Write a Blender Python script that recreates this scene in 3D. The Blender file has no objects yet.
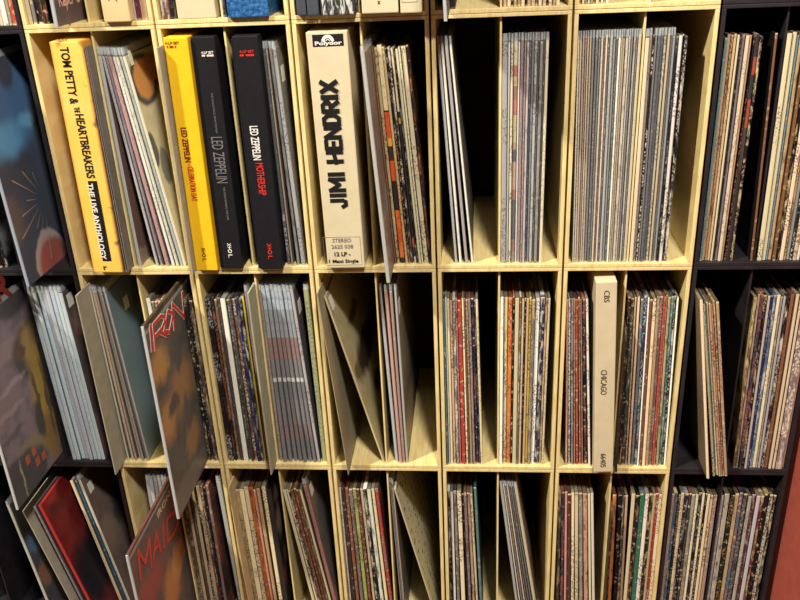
import bpy, bmesh, math, random
from mathutils import Vector, Matrix
random.seed(7)
SC = bpy.context.scene
COL = SC.collection

# ------------------------------------------------------------------ camera
FPX = 848.74
CAM = Vector((0.61575652, -1.16410435, 0.1269913))
AX = Matrix(((0.99594268, 0.07912146, -0.04287151),
             (0.00572273, 0.41975371, 0.90762001),
             (-0.0898077, 0.90418285, -0.41759784)))        # rows: right, up, forward
cd = bpy.data.cameras.new('camera')
cd.sensor_fit = 'HORIZONTAL'
cd.sensor_width = 36.0
cd.lens = FPX * 36.0 / 800.0
cd.clip_start = 0.02
cam = bpy.data.objects.new('camera', cd)
COL.objects.link(cam)
M4 = Matrix.Identity(4)
for i in range(3):
    M4[i][0], M4[i][1], M4[i][2] = AX[0][i], AX[1][i], -AX[2][i]
    M4[i][3] = CAM[i]
cam.matrix_world = M4
SC.camera = cam

# ------------------------------------------------------------------ world, lights, exposure
SC.view_settings.view_transform = 'Standard'
SC.view_settings.look = 'None'
SC.view_settings.gamma = 1.0
SC.view_settings.use_curve_mapping = False
SC.view_settings.exposure = 0.1
world = bpy.data.worlds.new('world')
world.use_nodes = True
world.node_tree.nodes['Background'].inputs[0].default_value = (1.0, 0.88, 0.74, 1)
world.node_tree.nodes['Background'].inputs[1].default_value = 0.07
SC.world = world


def lamp(name, loc, target, power, size, color):
    ld = bpy.data.lights.new(name, 'AREA')
    ld.shape = 'DISK'
    ld.size = size
    ld.energy = power
    ld.color = color
    o = bpy.data.objects.new(name, ld)
    o.location = loc
    o.rotation_euler = (Vector(target) - Vector(loc)).to_track_quat('-Z', 'Y').to_euler()
    COL.objects.link(o)
    return o


lamp('ceiling_lamp', (-2.0, -1.9, 2.9), (0.5, 0, -0.4), 258.0, 0.26, (1.0, 0.93, 0.78))
lamp('room_lamp', (0.95, -1.45, 1.75), (0.2, 0, -0.5), 80.0, 0.3, (1.0, 0.96, 0.88))

# ------------------------------------------------------------------ pixel helpers (real points on real planes)
H = 0.36
W = 0.18563478
FLOOR = 0.0075


def ray(px, py):
    v = Vector(((px - 400) / FPX, (300 - py) / FPX, 1.0))
    return AX.transposed() @ v


def hit(px, py, ax, val):
    d = ray(px, py)
    return CAM + d * ((val - CAM[ax]) / d[ax])


def x_at(px, y, z):
    """world x of the point on the line (., y, z) that shows at column px"""
    k = (px - 400) / FPX
    n = AX[0] - k * AX[2]
    return CAM.x - (n.y * (y - CAM.y) + n.z * (z - CAM.z)) / n.x


# ------------------------------------------------------------------ materials
def lin(c):
    return tuple(((v / 255) / 12.92 if v / 255 <= 0.04045 else ((v / 255 + 0.055) / 1.055) ** 2.4) for v in c)


def new_mat(name):
    m = bpy.data.materials.new(name)
    m.use_nodes = True
    nt = m.node_tree
    return m, nt, nt.nodes['Principled BSDF']


def node(nt, kind, **kw):
    n = nt.nodes.new(kind)
    for k, v in kw.items():
        if k.startswith('i_'):
            n.inputs[k[2:].replace('_', ' ')].default_value = v
        else:
            setattr(n, k, v)
    return n


def mixc(nt, fac, a, b, blend='MIX'):
    n = nt.nodes.new('ShaderNodeMix')
    n.data_type = 'RGBA'
    n.blend_type = blend
    for sock, v in ((n.inputs[0], fac), (n.inputs[6], a), (n.inputs[7], b)):
        if isinstance(v, bpy.types.NodeSocket):
            nt.links.new(v, sock)
        elif isinstance(v, (int, float)):
            sock.default_value = v
        else:
            sock.default_value = tuple(v[:3]) + (1,)
    return n.outputs[2]


def math_n(nt, op, a, b=0.0, clamp=False):
    n = nt.nodes.new('ShaderNodeMath')
    n.operation = op
    n.use_clamp = clamp
    for s, v in zip(n.inputs, (a, b)):
        if isinstance(v, bpy.types.NodeSocket):
            nt.links.new(v, s)
        else:
            s.default_value = v
    return n.outputs[0]


def ramp(nt, fac, lo, hi):
    n = nt.nodes.new('ShaderNodeMapRange')
    n.interpolation_type = 'SMOOTHSTEP'
    n.inputs[1].default_value = lo
    n.inputs[2].default_value = hi
    nt.links.new(fac, n.inputs[0])
    return n.outputs[0]


def plain(name, rgb, rough=0.5, spec=0.4, noise=0.0, scale=30.0, coat=0.0):
    m, nt, p = new_mat(name)
    c = lin(rgb)
    p.inputs['Roughness'].default_value = rough
    p.inputs['Specular IOR Level'].default_value = spec
    p.inputs['Coat Weight'].default_value = coat
    if noise:
        tc = node(nt, 'ShaderNodeTexCoord')
        ns = node(nt, 'ShaderNodeTexNoise', i_Scale=scale, i_Detail=5.0)
        nt.links.new(tc.outputs['Object'], ns.inputs['Vector'])
        o = mixc(nt, ramp(nt, ns.outputs[0], 0.3, 0.7), [v * (1 - noise) for v in c], [min(1, v * (1 + noise)) for v in c])
        nt.links.new(o, p.inputs['Base Color'])
    else:
        p.inputs['Base Color'].default_value = c + (1,)
    return m


def wood(name, rgb, dark, rough=0.45):
    m, nt, p = new_mat(name)
    tc = node(nt, 'ShaderNodeTexCoord')
    mp = node(nt, 'ShaderNodeMapping')
    mp.inputs['Scale'].default_value = (60, 6, 9)
    nt.links.new(tc.outputs['Object'], mp.inputs[0])
    ns = node(nt, 'ShaderNodeTexNoise', i_Scale=3.0, i_Detail=6.0, i_Distortion=0.6)
    nt.links.new(mp.outputs[0], ns.inputs['Vector'])
    n2 = node(nt, 'ShaderNodeTexNoise', i_Scale=70.0, i_Detail=3.0)
    nt.links.new(tc.outputs['Object'], n2.inputs['Vector'])
    c = mixc(nt, ramp(nt, ns.outputs[0], 0.3, 0.75), lin(rgb), lin(dark))
    c = mixc(nt, math_n(nt, 'MULTIPLY', ramp(nt, n2.outputs[0], 0.58, 0.75), 0.35), c, lin(dark))
    nt.links.new(c, p.inputs['Base Color'])
    p.inputs['Roughness'].default_value = rough
    return m


def sleeve_material(kind='OBJECT', name='printed_cardboard'):
    """one cardboard material; colours come from each record's own properties"""
    m, nt, p = new_mat(name)
    sep = node(nt, 'ShaderNodeSeparateXYZ')

    def attr(n):
        a = node(nt, 'ShaderNodeAttribute', attribute_type=kind, attribute_name=n)
        return a
    base = attr('spine_color').outputs['Color']
    ink = attr('ink_color').outputs['Color']
    cover = attr('cover_color').outputs['Color']
    mott = attr('mottle').outputs['Fac']
    txt = attr('print_amount').outputs['Fac']
    seed = attr('print_seed').outputs['Fac']
    if kind == 'OBJECT':
        where = node(nt, 'ShaderNodeTexCoord').outputs['Object']
    else:
        where = attr('sleeve_position').outputs['Vector']
    nt.links.new(where, sep.inputs[0])
    off = node(nt, 'ShaderNodeCombineXYZ')
    for k in range(3):
        nt.links.new(seed, off.inputs[k])
    addv = node(nt, 'ShaderNodeVectorMath', operation='ADD')
    nt.links.new(where, addv.inputs[0])
    nt.links.new(off.outputs[0], addv.inputs[1])
    # printed letters along the spine: fine dashes inside long blocks
    m1 = node(nt, 'ShaderNodeMapping')
    m1.inputs['Scale'].default_value = (500, 10, 300)
    nt.links.new(addv.outputs[0], m1.inputs[0])
    fine = node(nt, 'ShaderNodeTexNoise', i_Scale=1.0, i_Detail=1.0)
    nt.links.new(m1.outputs[0], fine.inputs['Vector'])
    m2 = node(nt, 'ShaderNodeMapping')
    m2.inputs['Scale'].default_value = (2, 2, 16)
    nt.links.new(addv.outputs[0], m2.inputs[0])
    blk = node(nt, 'ShaderNodeTexNoise', i_Scale=1.0, i_Detail=0.0)
    nt.links.new(m2.outputs[0], blk.inputs['Vector'])
    letters = math_n(nt, 'MULTIPLY', ramp(nt, fine.outputs[0], 0.49, 0.57), ramp(nt, blk.outputs[0], 0.47, 0.52))
    letters = math_n(nt, 'MULTIPLY', letters, math_n(nt, 'MULTIPLY', txt, 0.7))
    # cover art running round the spine
    m3 = node(nt, 'ShaderNodeMapping')
    m3.inputs['Scale'].default_value = (170, 30, 34)
    nt.links.new(addv.outputs[0], m3.inputs[0])
    art = node(nt, 'ShaderNodeTexNoise', i_Scale=1.0, i_Detail=5.0, i_Roughness=0.65)
    nt.links.new(m3.outputs[0], art.inputs['Vector'])
    artm = math_n(nt, 'MULTIPLY', ramp(nt, art.outputs[0], 0.48, 0.66), math_n(nt, 'MULTIPLY', mott, 0.8))
    spine = mixc(nt, artm, base, ink)
    spine = mixc(nt, letters, spine, ink)
    half = math_n(nt, 'MULTIPLY', attr('sleeve_height').outputs['Fac'], 0.5)
    # rubbed paper at corners
    sc = node(nt, 'ShaderNodeTexNoise', i_Scale=160.0, i_Detail=3.0)
    nt.links.new(addv.outputs[0], sc.inputs['Vector'])
    rub = math_n(nt, 'MULTIPLY', ramp(nt, sc.outputs[0], 0.57, 0.68), attr('wear').outputs['Fac'])
    tipz = math_n(nt, 'SUBTRACT', math_n(nt, 'ABSOLUTE', math_n(nt, 'SUBTRACT', sep.outputs[2], half)), half)
    tip = math_n(nt, 'MULTIPLY', ramp(nt, tipz, -0.0035, -0.0002), ramp(nt, sc.outputs[0], 0.40, 0.55))
    rub = math_n(nt, 'MAXIMUM', rub, math_n(nt, 'MULTIPLY', tip, math_n(nt, 'MULTIPLY', attr('wear').outputs['Fac'], 2.0, True)))
    spine = mixc(nt, rub, spine, lin((205, 188, 150)))
    # covers
    m4 = node(nt, 'ShaderNodeMapping')
    m4.inputs['Scale'].default_value = (1, 14, 11)
    nt.links.new(addv.outputs[0], m4.inputs[0])
    cn = node(nt, 'ShaderNodeTexNoise', i_Scale=1.0, i_Detail=6.0, i_Roughness=0.6)
    nt.links.new(m4.outputs[0], cn.inputs['Vector'])
    face = mixc(nt, math_n(nt, 'MULTIPLY', ramp(nt, cn.outputs[0], 0.42, 0.66), math_n(nt, 'ADD', mott, 0.35, True)), cover, ink)
    isface = ramp(nt, sep.outputs[1], 0.0012, 0.0022)
    nt.links.new(mixc(nt, isface, spine, face), p.inputs['Base Color'])
    p.inputs['Roughness'].default_value = 0.5
    p.inputs['Specular IOR Level'].default_value = 0.3
    return m


def plastic_material(many=False):
    m, nt, p = new_mat('clear_polythene_rows' if many else 'clear_polythene')
    p.inputs['Base Color'].default_value = lin((205, 210, 212)) + (1,)
    p.inputs['Roughness'].default_value = 0.28
    p.inputs['Specular IOR Level'].default_value = 0.6
    tr = node(nt, 'ShaderNodeBsdfTransparent')
    mx = node(nt, 'ShaderNodeMixShader')
    tc = node(nt, 'ShaderNodeTexCoord')
    ns = node(nt, 'ShaderNodeTexNoise', i_Scale=45.0, i_Detail=4.0)
    nt.links.new(tc.outputs['Object'], ns.inputs['Vector'])
    where = (node(nt, 'ShaderNodeAttribute', attribute_type='GEOMETRY', attribute_name='sleeve_position').outputs['Vector']
             if many else tc.outputs['Object'])
    sp = node(nt, 'ShaderNodeSeparateXYZ')
    nt.links.new(where, sp.inputs[0])
    flap = math_n(nt, 'MULTIPLY', ramp(nt, sp.outputs[2], 0.3165, 0.3185), 0.30)
    fold_sheen = math_n(nt, 'MULTIPLY', math_n(nt, 'SUBTRACT', 1.0, ramp(nt, sp.outputs[1], -0.0004, 0.0008)), 0.10)  # film made milkier along its front: pale sheen put into the opacity
    lw = node(nt, 'ShaderNodeLayerWeight', i_Blend=0.35)
    f = math_n(nt, 'ADD', math_n(nt, 'MULTIPLY', ns.outputs[0], 0.05), 0.015)
    f = math_n(nt, 'ADD', f, math_n(nt, 'MULTIPLY', lw.outputs['Facing'], 0.12))
    f = math_n(nt, 'ADD', math_n(nt, 'ADD', f, flap), fold_sheen)
    nt.links.new(f, mx.inputs[0])
    nt.links.new(tr.outputs[0], mx.inputs[1])
    nt.links.new(p.outputs[0], mx.inputs[2])
    nt.links.new(mx.outputs[0], nt.nodes['Material Output'].inputs[0])
    return m


CARD = sleeve_material()
CARD_MANY = sleeve_material('GEOMETRY', 'printed_cardboard_rows')
POLY = plastic_material()
POLY_MANY = plastic_material(True)
PINE = wood('pale_painted_wood', (228, 207, 148), (208, 183, 122))
BACKING = plain('shaded_back_board', (52, 40, 32), 0.7, 0.2, 0.1, 30)  # crate backs: shade of the deep compartments put into the board colour
BLACKWOOD = plain('black_stained_wood', (34, 30, 34), 0.5, 0.4, 0.25, 40)
WALLRED = plain('terracotta_paint', (168, 82, 68), 0.8, 0.2, 0.06, 60)
FLOORWOOD = wood('floor_boards', (120, 82, 52), (84, 54, 34))
INKK = plain('black_print', (22, 20, 22), 0.5)
INKW = plain('white_print', (228, 222, 210), 0.5)
INKR = plain('red_print', (200, 52, 42), 0.5)
INKG = plain('grey_print', (112, 108, 108), 0.4)
INKB = plain('brown_print', (110, 62, 24), 0.5)
TAGM = plain('white_paper', (216, 212, 196), 0.6)

PAL = dict(W=(232, 226, 208), C=(216, 198, 156), T=(182, 150, 106), B=(112, 74, 50), K=(26, 24, 26), D=(68, 60, 56),
           G=(128, 121, 114), S=(172, 172, 168), N=(40, 42, 72), U=(54, 94, 126), R=(168, 60, 44), P=(192, 126, 110),
           Y=(224, 190, 60), O=(204, 112, 38), E=(42, 104, 72), L=(82, 124, 124), A=(178, 192, 200), V=(130, 100, 110), M=(92, 42, 42),
           Z=(156, 156, 136), H=(150, 132, 112), Q=(168, 168, 92))
CNAME = dict(W='white', C='cream', T='tan', B='brown', K='black', D='charcoal', G='grey', S='silver', N='navy', U='blue', R='red',
             P='pink', Y='yellow', O='orange', E='green', L='teal', A='silver-blue', V='mauve', M='maroon', Z='grey-green', H='beige-grey', Q='olive-yellow')
ORD = ['', 'first', 'second', 'third', 'fourth', 'fifth', 'sixth', 'seventh', 'eighth', 'ninth', 'tenth', 'eleventh', 'twelfth',
       'thirteenth', 'fourteenth', 'fifteenth', 'sixteenth', 'seventeenth', 'eighteenth', 'nineteenth', 'twentieth']
ORD += ['twenty-' + k for k in ORD[1:10]]
ROW = ['cut-off top row', 'upper full row', 'middle row', 'bottom row']


def crate_name(c):
    if c < -1:
        return 'outermost black crate at left'
    if c < 0:
        return 'black crate at left'
    if c > 4:
        return 'black crate at right'
    return ORD[c + 1] + ' pale crate'


# ------------------------------------------------------------------ mesh helpers
def link(name, me, mat, parent=None):
    o = bpy.data.objects.new(name, me)
    COL.objects.link(o)
    if mat is not None:
        if not me.materials:
            me.materials.append(mat)
        o.material_slots[0].link = 'OBJECT'
        o.material_slots[0].material = mat
    if parent is not None:
        o.parent = parent
    return o


def tag(o, label, cat, group=None, kind=None):
    o['label'] = label
    o['category'] = cat
    if group:
        o['group'] = group
    if kind:
        o['kind'] = kind
    return o


def box_bm(bm, x0, x1, y0, y1, z0, z1):
    vs = [bm.verts.new((x, y, z)) for z in (z0, z1) for y in (y0, y1) for x in (x0, x1)]
    for f in ((0, 2, 3, 1), (4, 5, 7, 6), (0, 1, 5, 4), (2, 6, 7, 3), (0, 4, 6, 2), (1, 3, 7, 5)):
        bm.faces.new([vs[i] for i in f])


def box_mesh(name, x0, x1, y0, y1, z0, z1, bevel=0.0, seg=2):
    bm = bmesh.new()
    box_bm(bm, x0, x1, y0, y1, z0, z1)
    if bevel:
        bmesh.ops.bevel(bm, geom=bm.edges[:], offset=bevel, segments=seg, profile=0.6, affect='EDGES')
    bm.normal_update()
    me = bpy.data.meshes.new(name)
    bm.to_mesh(me)
    bm.free()
    return me


_jk = {}


def jacket_mesh(t, h=0.315, d=0.315, corner=0.0):
    """a record jacket: rounded spine in front, two boards with an open pocket at the back, corner rounding if asked"""
    key = (round(t * 4000), round(h * 1000), round(d * 1000), corner)
    if key in _jk:
        return _jk[key]
    bm = bmesh.new()
    a, r = t / 2, min(t * 0.45, 0.0012)
    w = min(0.0006, t * 0.25)
    prof = [(-a + w, d - 0.004), (-a + w, d), (-a, d)]
    for k in range(5):
        u = math.pi / 2 * k / 4
        prof.append((-a + r - r * math.cos(u), r - r * math.sin(u)))
    for k in range(5):
        u = math.pi / 2 * k / 4
        prof.append((a - r + r * math.sin(u), r - r * math.cos(u)))
    prof += [(a, d), (a - w, d), (a - w, d - 0.004)]
    e = 0.0007
    levels = [(0.0, 0.35), (e, 0.0), (h - e, 0.0), (h, 0.35)]
    if corner:
        levels = [(0.0, 0.35), (e, 0.0)] + [(h - corner + corner * math.sin(u), None, corner - corner * math.cos(u))
                                            for u in [math.pi / 2 * k / 8 for k in range(9)]]
    rings = []
    for L in levels:
        z = L[0]
        dy = L[2] if len(L) > 2 else 0.0
        s = 1.0 - (L[1] or 0.0) * min(1.0, 0.0009 / t)
        rings.append([bm.verts.new((x * s, y + dy * max(0.0, 1 - y / 0.1), z)) for x, y in prof])
    n = len(prof)
    for A, B in zip(rings, rings[1:]):
        for i in range(n):
            j = (i + 1) % n
            bm.faces.new((A[i], B[i], B[j], A[j]))
    bm.faces.new(rings[0])
    bm.faces.new(rings[-1][::-1])
    bmesh.ops.recalc_face_normals(bm, faces=bm.faces[:])
    me = bpy.data.meshes.new('jacket')
    bm.to_mesh(me)
    bm.free()
    _jk[key] = me
    return me


_pl = {}


def plastic_mesh(t, h=0.327, d=0.3165):
    """an outer bag: two thin films joined at the front and foot, open at the top"""
    key = (round(t * 4000), round(h * 1000))
    if key in _pl:
        return _pl[key]
    bm = bmesh.new()
    a = t / 2 + 0.0003
    prof = [(-a, d), (-a, 0.0005), (-a * 0.5, -0.0012), (a * 0.5, -0.0012), (a, 0.0005), (a, d)]
    rows = []
    for z, s in ((0.0, 1.0), (0.317, 1.0), (h, 0.82)):
        rows.append([bm.verts.new((x * s, y + (0.001 if z > 0.32 else 0), z)) for x, y in prof])
    for A, B in zip(rows, rows[1:]):
        for i in range(len(prof) - 1):
            bm.faces.new((A[i], A[i + 1], B[i + 1], B[i]))
    bmesh.ops.recalc_face_normals(bm, faces=bm.faces[:])
    me = bpy.data.meshes.new('plastic_sleeve')
    bm.to_mesh(me)
    bm.free()
    _pl[key] = me
    return me


def text_mesh(body, bold=0.0, spacing=1.0):
    cu = bpy.data.curves.new('lettering', 'FONT')
    cu.body = body
    cu.size = 1.0
    cu.offset = bold
    cu.space_character = spacing
    cu.resolution_u = 3
    cu.fill_mode = 'FRONT'
    cu.extrude = 0.004
    o = bpy.data.objects.new('lettering', cu)
    COL.objects.link(o)
    dg = bpy.context.evaluated_depsgraph_get()
    me = bpy.data.meshes.new_from_object(o.evaluated_get(dg))
    bpy.data.objects.remove(o)
    me.materials.clear()
    xs = [v.co.x for v in me.vertices]
    ys = [v.co.y for v in me.vertices]
    x0, x1, y0, y1 = min(xs), max(xs), min(ys), max(ys)
    for v in me.vertices:                      # normalised to the unit square, centred
        v.co.x = (v.co.x - (x0 + x1) / 2) / (x1 - x0)
        v.co.y = (v.co.y - (y0 + y1) / 2) / (y1 - y0)
        v.co.z = v.co.z / 0.008 * 0.0004
    return me


def lettering(parent, body, mat, cx, cz, length, height, turn, y=-0.0004, bold=0.02, spacing=1.0, name='lettering', shear=0.0):
    """text on a front face; turn 0 reads across, -1 reads downwards, 1 reads upwards; length along the reading"""
    me = text_mesh(body, bold, spacing)
    for v in me.vertices:
        a, b, c = v.co.x * length, v.co.y * height, v.co.z
        a += shear * b
        if turn == 0:
            v.co = (a, -c, b)
        elif turn < 0:
            v.co = (b, -c, -a)
        else:
            v.co = (-b, -c, a)
    o = link(name, me, mat, parent)
    o.location = (cx, y, cz)
    return o


def face_lettering(parent, body, mat, y0, y1, z0, z1, xf, bold=0.02, slant=0.0, rise=0.0, name='lettering'):
    """text on a cover's right-hand face, reading into the depth of the shelf"""
    me = text_mesh(body, bold)
    for v in me.vertices:
        a, b, c = v.co.x + 0.5, v.co.y + 0.5, v.co.z
        v.co = (xf + c, y0 + (y1 - y0) * a + slant * b, z0 + (z1 - z0) * b + rise * a)
    return link(name, me, mat, parent)


GLYPH = {   # strokes of plain capital letters in a unit box, with the letter's relative width
    'J': (.55, [[(.95, 1), (.95, .2), (.75, 0), (.3, 0), (.05, .22)]]), 'I': (.22, [[(.5, 0), (.5, 1)]]),
    'M': (.85, [[(0, 0), (0, 1), (.5, .35), (1, 1), (1, 0)]]), 'H': (.7, [[(0, 0), (0, 1)], [(1, 0), (1, 1)], [(-.15, .42), (1.15, .58)]]),
    'E': (.55, [[(1, 0), (0, 0), (0, 1), (1, 1)], [(0, .5), (.8, .5)]]), 'N': (.7, [[(0, 0), (0, 1), (1, 0), (1, 1)]]),
    'D': (.65, [[(0, 0), (0, 1), (.6, 1), (1, .72), (1, .28), (.6, 0), (0, 0)]]),
    'R': (.62, [[(0, 0), (0, 1), (.7, 1), (1, .85), (1, .62), (.7, .48), (0, .48)], [(.45, .48), (1.05, 0)]]),
    'X': (.68, [[(0, 0), (1, 1)], [(0, 1), (1, 0)]]), 'O': (.65, [[(.5, 0), (0, .3), (.5, 1), (1, .62), (.5, 0)]]),
    'A': (.7, [[(0, 0), (.5, 1), (1, 0)], [(.2, .35), (.8, .35)]]), ' ': (.3, [])}


def stroke_mesh(parts, weight, to3, thick):
    """parts: polylines in flat coordinates; each stroke is a flat bar with squared ends; to3 maps (a, b, c) into space"""
    bm = bmesh.new()
    step = 0
    for pl in parts:
        for (x0, y0), (x1, y1) in zip(pl, pl[1:]):
            step += 1
            ln = math.hypot(x1 - x0, y1 - y0)
            dx, dy = (x1 - x0) / ln * weight / 2, (y1 - y0) / ln * weight / 2
            cs = [(x0 - dx * .7 - dy, y0 - dy * .7 + dx), (x0 - dx * .7 + dy, y0 - dy * .7 - dx), (x1 + dx * .7 + dy, y1 + dy * .7 - dx), (x1 + dx * .7 - dy, y1 + dy * .7 + dx)]
            lo = [bm.verts.new(to3(a, b, 0)) for a, b in cs]
            hi = [bm.verts.new(to3(a, b, thick + step * 0.00003)) for a, b in cs]
            bm.faces.new(hi)
            for i in range(4):
                bm.faces.new((lo[i], lo[(i + 1) % 4], hi[(i + 1) % 4], hi[i]))
    bmesh.ops.recalc_face_normals(bm, faces=bm.faces[:])
    me = bpy.data.meshes.new('lettering')
    bm.to_mesh(me)
    bm.free()
    return me


def stroke_lettering(parent, body, mat, cx, cz, length, height, turn, weight, gap=.2):
    w = sum(GLYPH[c][0] for c in body) + gap * (len(body) - 1)
    k = (length - weight) / w
    hh = height - weight
    parts, x = [], -length / 2 + weight / 2
    for c in body:
        gw = GLYPH[c][0] * k
        parts += [[(x + px * gw, (py - .5) * hh) for px, py in pl] for pl in GLYPH[c][1]]
        x += gw + gap * k
    if turn > 0:
        f = lambda a, b, c: (-b, -c, a)
    else:
        f = lambda a, b, c: (b, -c, -a)
    o = link('lettering', stroke_mesh(parts, weight, f, 0.0006), mat, parent)
    o.location = (cx, 0, cz)
    return o


def solid_shape(name, pts, mat, parent, xf):
    """a flat printed shape on a cover's right-hand face; pts are (y, z)"""
    bm = bmesh.new()
    f = bm.faces.new([bm.verts.new((xf, y, z)) for y, z in pts])
    r = bmesh.ops.extrude_face_region(bm, geom=[f])
    for v in r['geom']:
        if isinstance(v, bmesh.types.BMVert):
            v.co.x += 0.0003
    bmesh.ops.recalc_face_normals(bm, faces=bm.faces[:])
    me = bpy.data.meshes.new(name)
    bm.to_mesh(me)
    bm.free()
    return link(name, me, mat, parent)


def cover_material(name, base, blobs, spine=(200, 200, 198), noise_scale=20.0, noise_amt=0.5, second=None, rough=0.45, warp=0.05):
    """printed cover: coloured patches (y, z, ry, rz, rgb) with ragged edges; local y is depth, z is height"""
    m, nt, p = new_mat(name)
    tc = node(nt, 'ShaderNodeTexCoord')
    ns = node(nt, 'ShaderNodeTexNoise', i_Scale=noise_scale, i_Detail=6.0, i_Roughness=0.6)
    nt.links.new(tc.outputs['Object'], ns.inputs['Vector'])
    c = mixc(nt, math_n(nt, 'MULTIPLY', ramp(nt, ns.outputs[0], 0.38, 0.66), noise_amt), lin(base), lin(second or (20, 20, 24)))
    wn = node(nt, 'ShaderNodeTexNoise', i_Scale=noise_scale * 1.5, i_Detail=4.0)
    nt.links.new(tc.outputs['Object'], wn.inputs['Vector'])
    wv = node(nt, 'ShaderNodeVectorMath', operation='SUBTRACT')
    nt.links.new(wn.outputs[1], wv.inputs[0])
    wv.inputs[1].default_value = (0.5, 0.5, 0.5)
    wsc = node(nt, 'ShaderNodeVectorMath', operation='SCALE')
    nt.links.new(wv.outputs[0], wsc.inputs[0])
    wsc.inputs['Scale'].default_value = warp
    pos = node(nt, 'ShaderNodeVectorMath', operation='ADD')
    nt.links.new(tc.outputs['Object'], pos.inputs[0])
    nt.links.new(wsc.outputs[0], pos.inputs[1])
    for b in blobs:
        y, z, ry, rz, rgb = b[:5]
        hard = b[5] if len(b) > 5 else 0.75
        mp = node(nt, 'ShaderNodeMapping')
        mp.inputs['Location'].default_value = (0, -y / ry, -z / rz)
        mp.inputs['Scale'].default_value = (0, 1 / ry, 1 / rz)
        nt.links.new(pos.outputs[0], mp.inputs[0])
        ln = node(nt, 'ShaderNodeVectorMath', operation='LENGTH')
        nt.links.new(mp.outputs[0], ln.inputs[0])
        f = math_n(nt, 'SUBTRACT', 1.0, ramp(nt, ln.outputs['Value'], hard, 1.08))
        c = mixc(nt, f, c, lin(rgb))
    sep = node(nt, 'ShaderNodeSeparateXYZ')
    nt.links.new(tc.outputs['Object'], sep.inputs[0])
    c = mixc(nt, ramp(nt, sep.outputs[1], 0.0012, 0.0022), lin(spine), c)
    nt.links.new(c, p.inputs['Base Color'])
    p.inputs['Roughness'].default_value = rough
    return m


# ------------------------------------------------------------------ structure
def structure(name, x0, x1, y0, y1, z0, z1, mat):
    o = link(name, box_mesh(name, x0, x1, y0, y1, z0, z1), mat)
    o['kind'] = 'structure'
    return o


structure('wall_back', -2.4, 6 * W + 0.12, 0.342, 0.46, -4 * H, 1.6, WALLRED)
structure('wall_right', 6 * W + 0.0095, 6 * W + 0.12, -0.45, 0.342, -4 * H, 1.6, WALLRED)
structure('floor', -2.4, 6 * W + 0.12, -2.6, 0.342, -4 * H - 0.05, -4 * H, FLOORWOOD)
bench = link('low_bench', box_mesh('low_bench', -2 * W, 6 * W, 0.004, 0.338, -4 * H + 0.0005, -3 * H - 0.0006, 0.004), BLACKWOOD)
tag(bench, 'long black bench under the bottom row of crates', 'bench')

# ------------------------------------------------------------------ crates
PT, GAP, DEPTH = 0.0056, 0.0014, 0.332


def div_x(c):
    return (c + (0.462 if c > 4 else 0.5)) * W


OPEN_CRATE = (-1, 3)          # this black crate shows no divider


def crate(c, r):
    black = c < 0 or c > 4
    mat = BLACKWOOD if black else PINE
    e = bpy.data.objects.new('record_crate', None)
    COL.objects.link(e)
    x0, x1, z0 = c * W + GAP, (c + 1) * W - GAP, -r * H
    z1 = z0 + H - 0.0006
    e.location = ((x0 + x1) / 2, 0, z0)
    hw = (x1 - x0) / 2
    hh = z1 - z0

    def part(n, *b, bev=0.0007):
        return link(n, box_mesh(n, *b, bevel=bev), mat, e)
    part('bottom_panel', -hw, hw, 0, DEPTH, 0, PT)
    part('top_panel', -hw, hw, 0, DEPTH, hh - PT + 0.0008, hh)
    part('side_panel', -hw, -hw + PT, 0.0002, DEPTH, PT, hh - PT + 0.0008)
    part('side_panel', hw - PT, hw, 0.0002, DEPTH, PT, hh - PT + 0.0008)
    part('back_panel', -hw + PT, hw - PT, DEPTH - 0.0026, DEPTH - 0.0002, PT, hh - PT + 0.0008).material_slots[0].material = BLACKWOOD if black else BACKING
    dx = div_x(c) - (x0 + x1) / 2
    if (c, r) != OPEN_CRATE:
        part('divider', dx - 0.0014, dx + 0.0014, 0.006, DEPTH - 0.0028, PT, hh - PT + 0.0008, bev=0.0005)
    nm = 'black stained' if black else 'pale cream painted'
    w = '%s wooden crate, %s, %s' % (nm, crate_name(c).replace(' crate', ' one') + (' from the left' if not black else ''), ROW[r])
    tag(e, w, 'crate', 'stacked wooden record crates')
    return e


for r in range(4):
    for c in range(-2 if r else -1, 6):
        crate(c, r)


def comp(c, half):
    a = c * W + GAP + PT + 0.0002
    b = (c + 1) * W - GAP - PT - 0.0002
    d = div_x(c)
    return (a, d - 0.0016) if half == 'L' else (d + 0.0016, b)


# ------------------------------------------------------------------ records
ITEMS = []
N_REC = {}
GROUPS = ['records on the cut-off top row', 'records on the upper full row', 'records on the middle row', 'records on the bottom row']


def lum(c):
    return (c[0] * .3 + c[1] * .6 + c[2] * .1)


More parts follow.
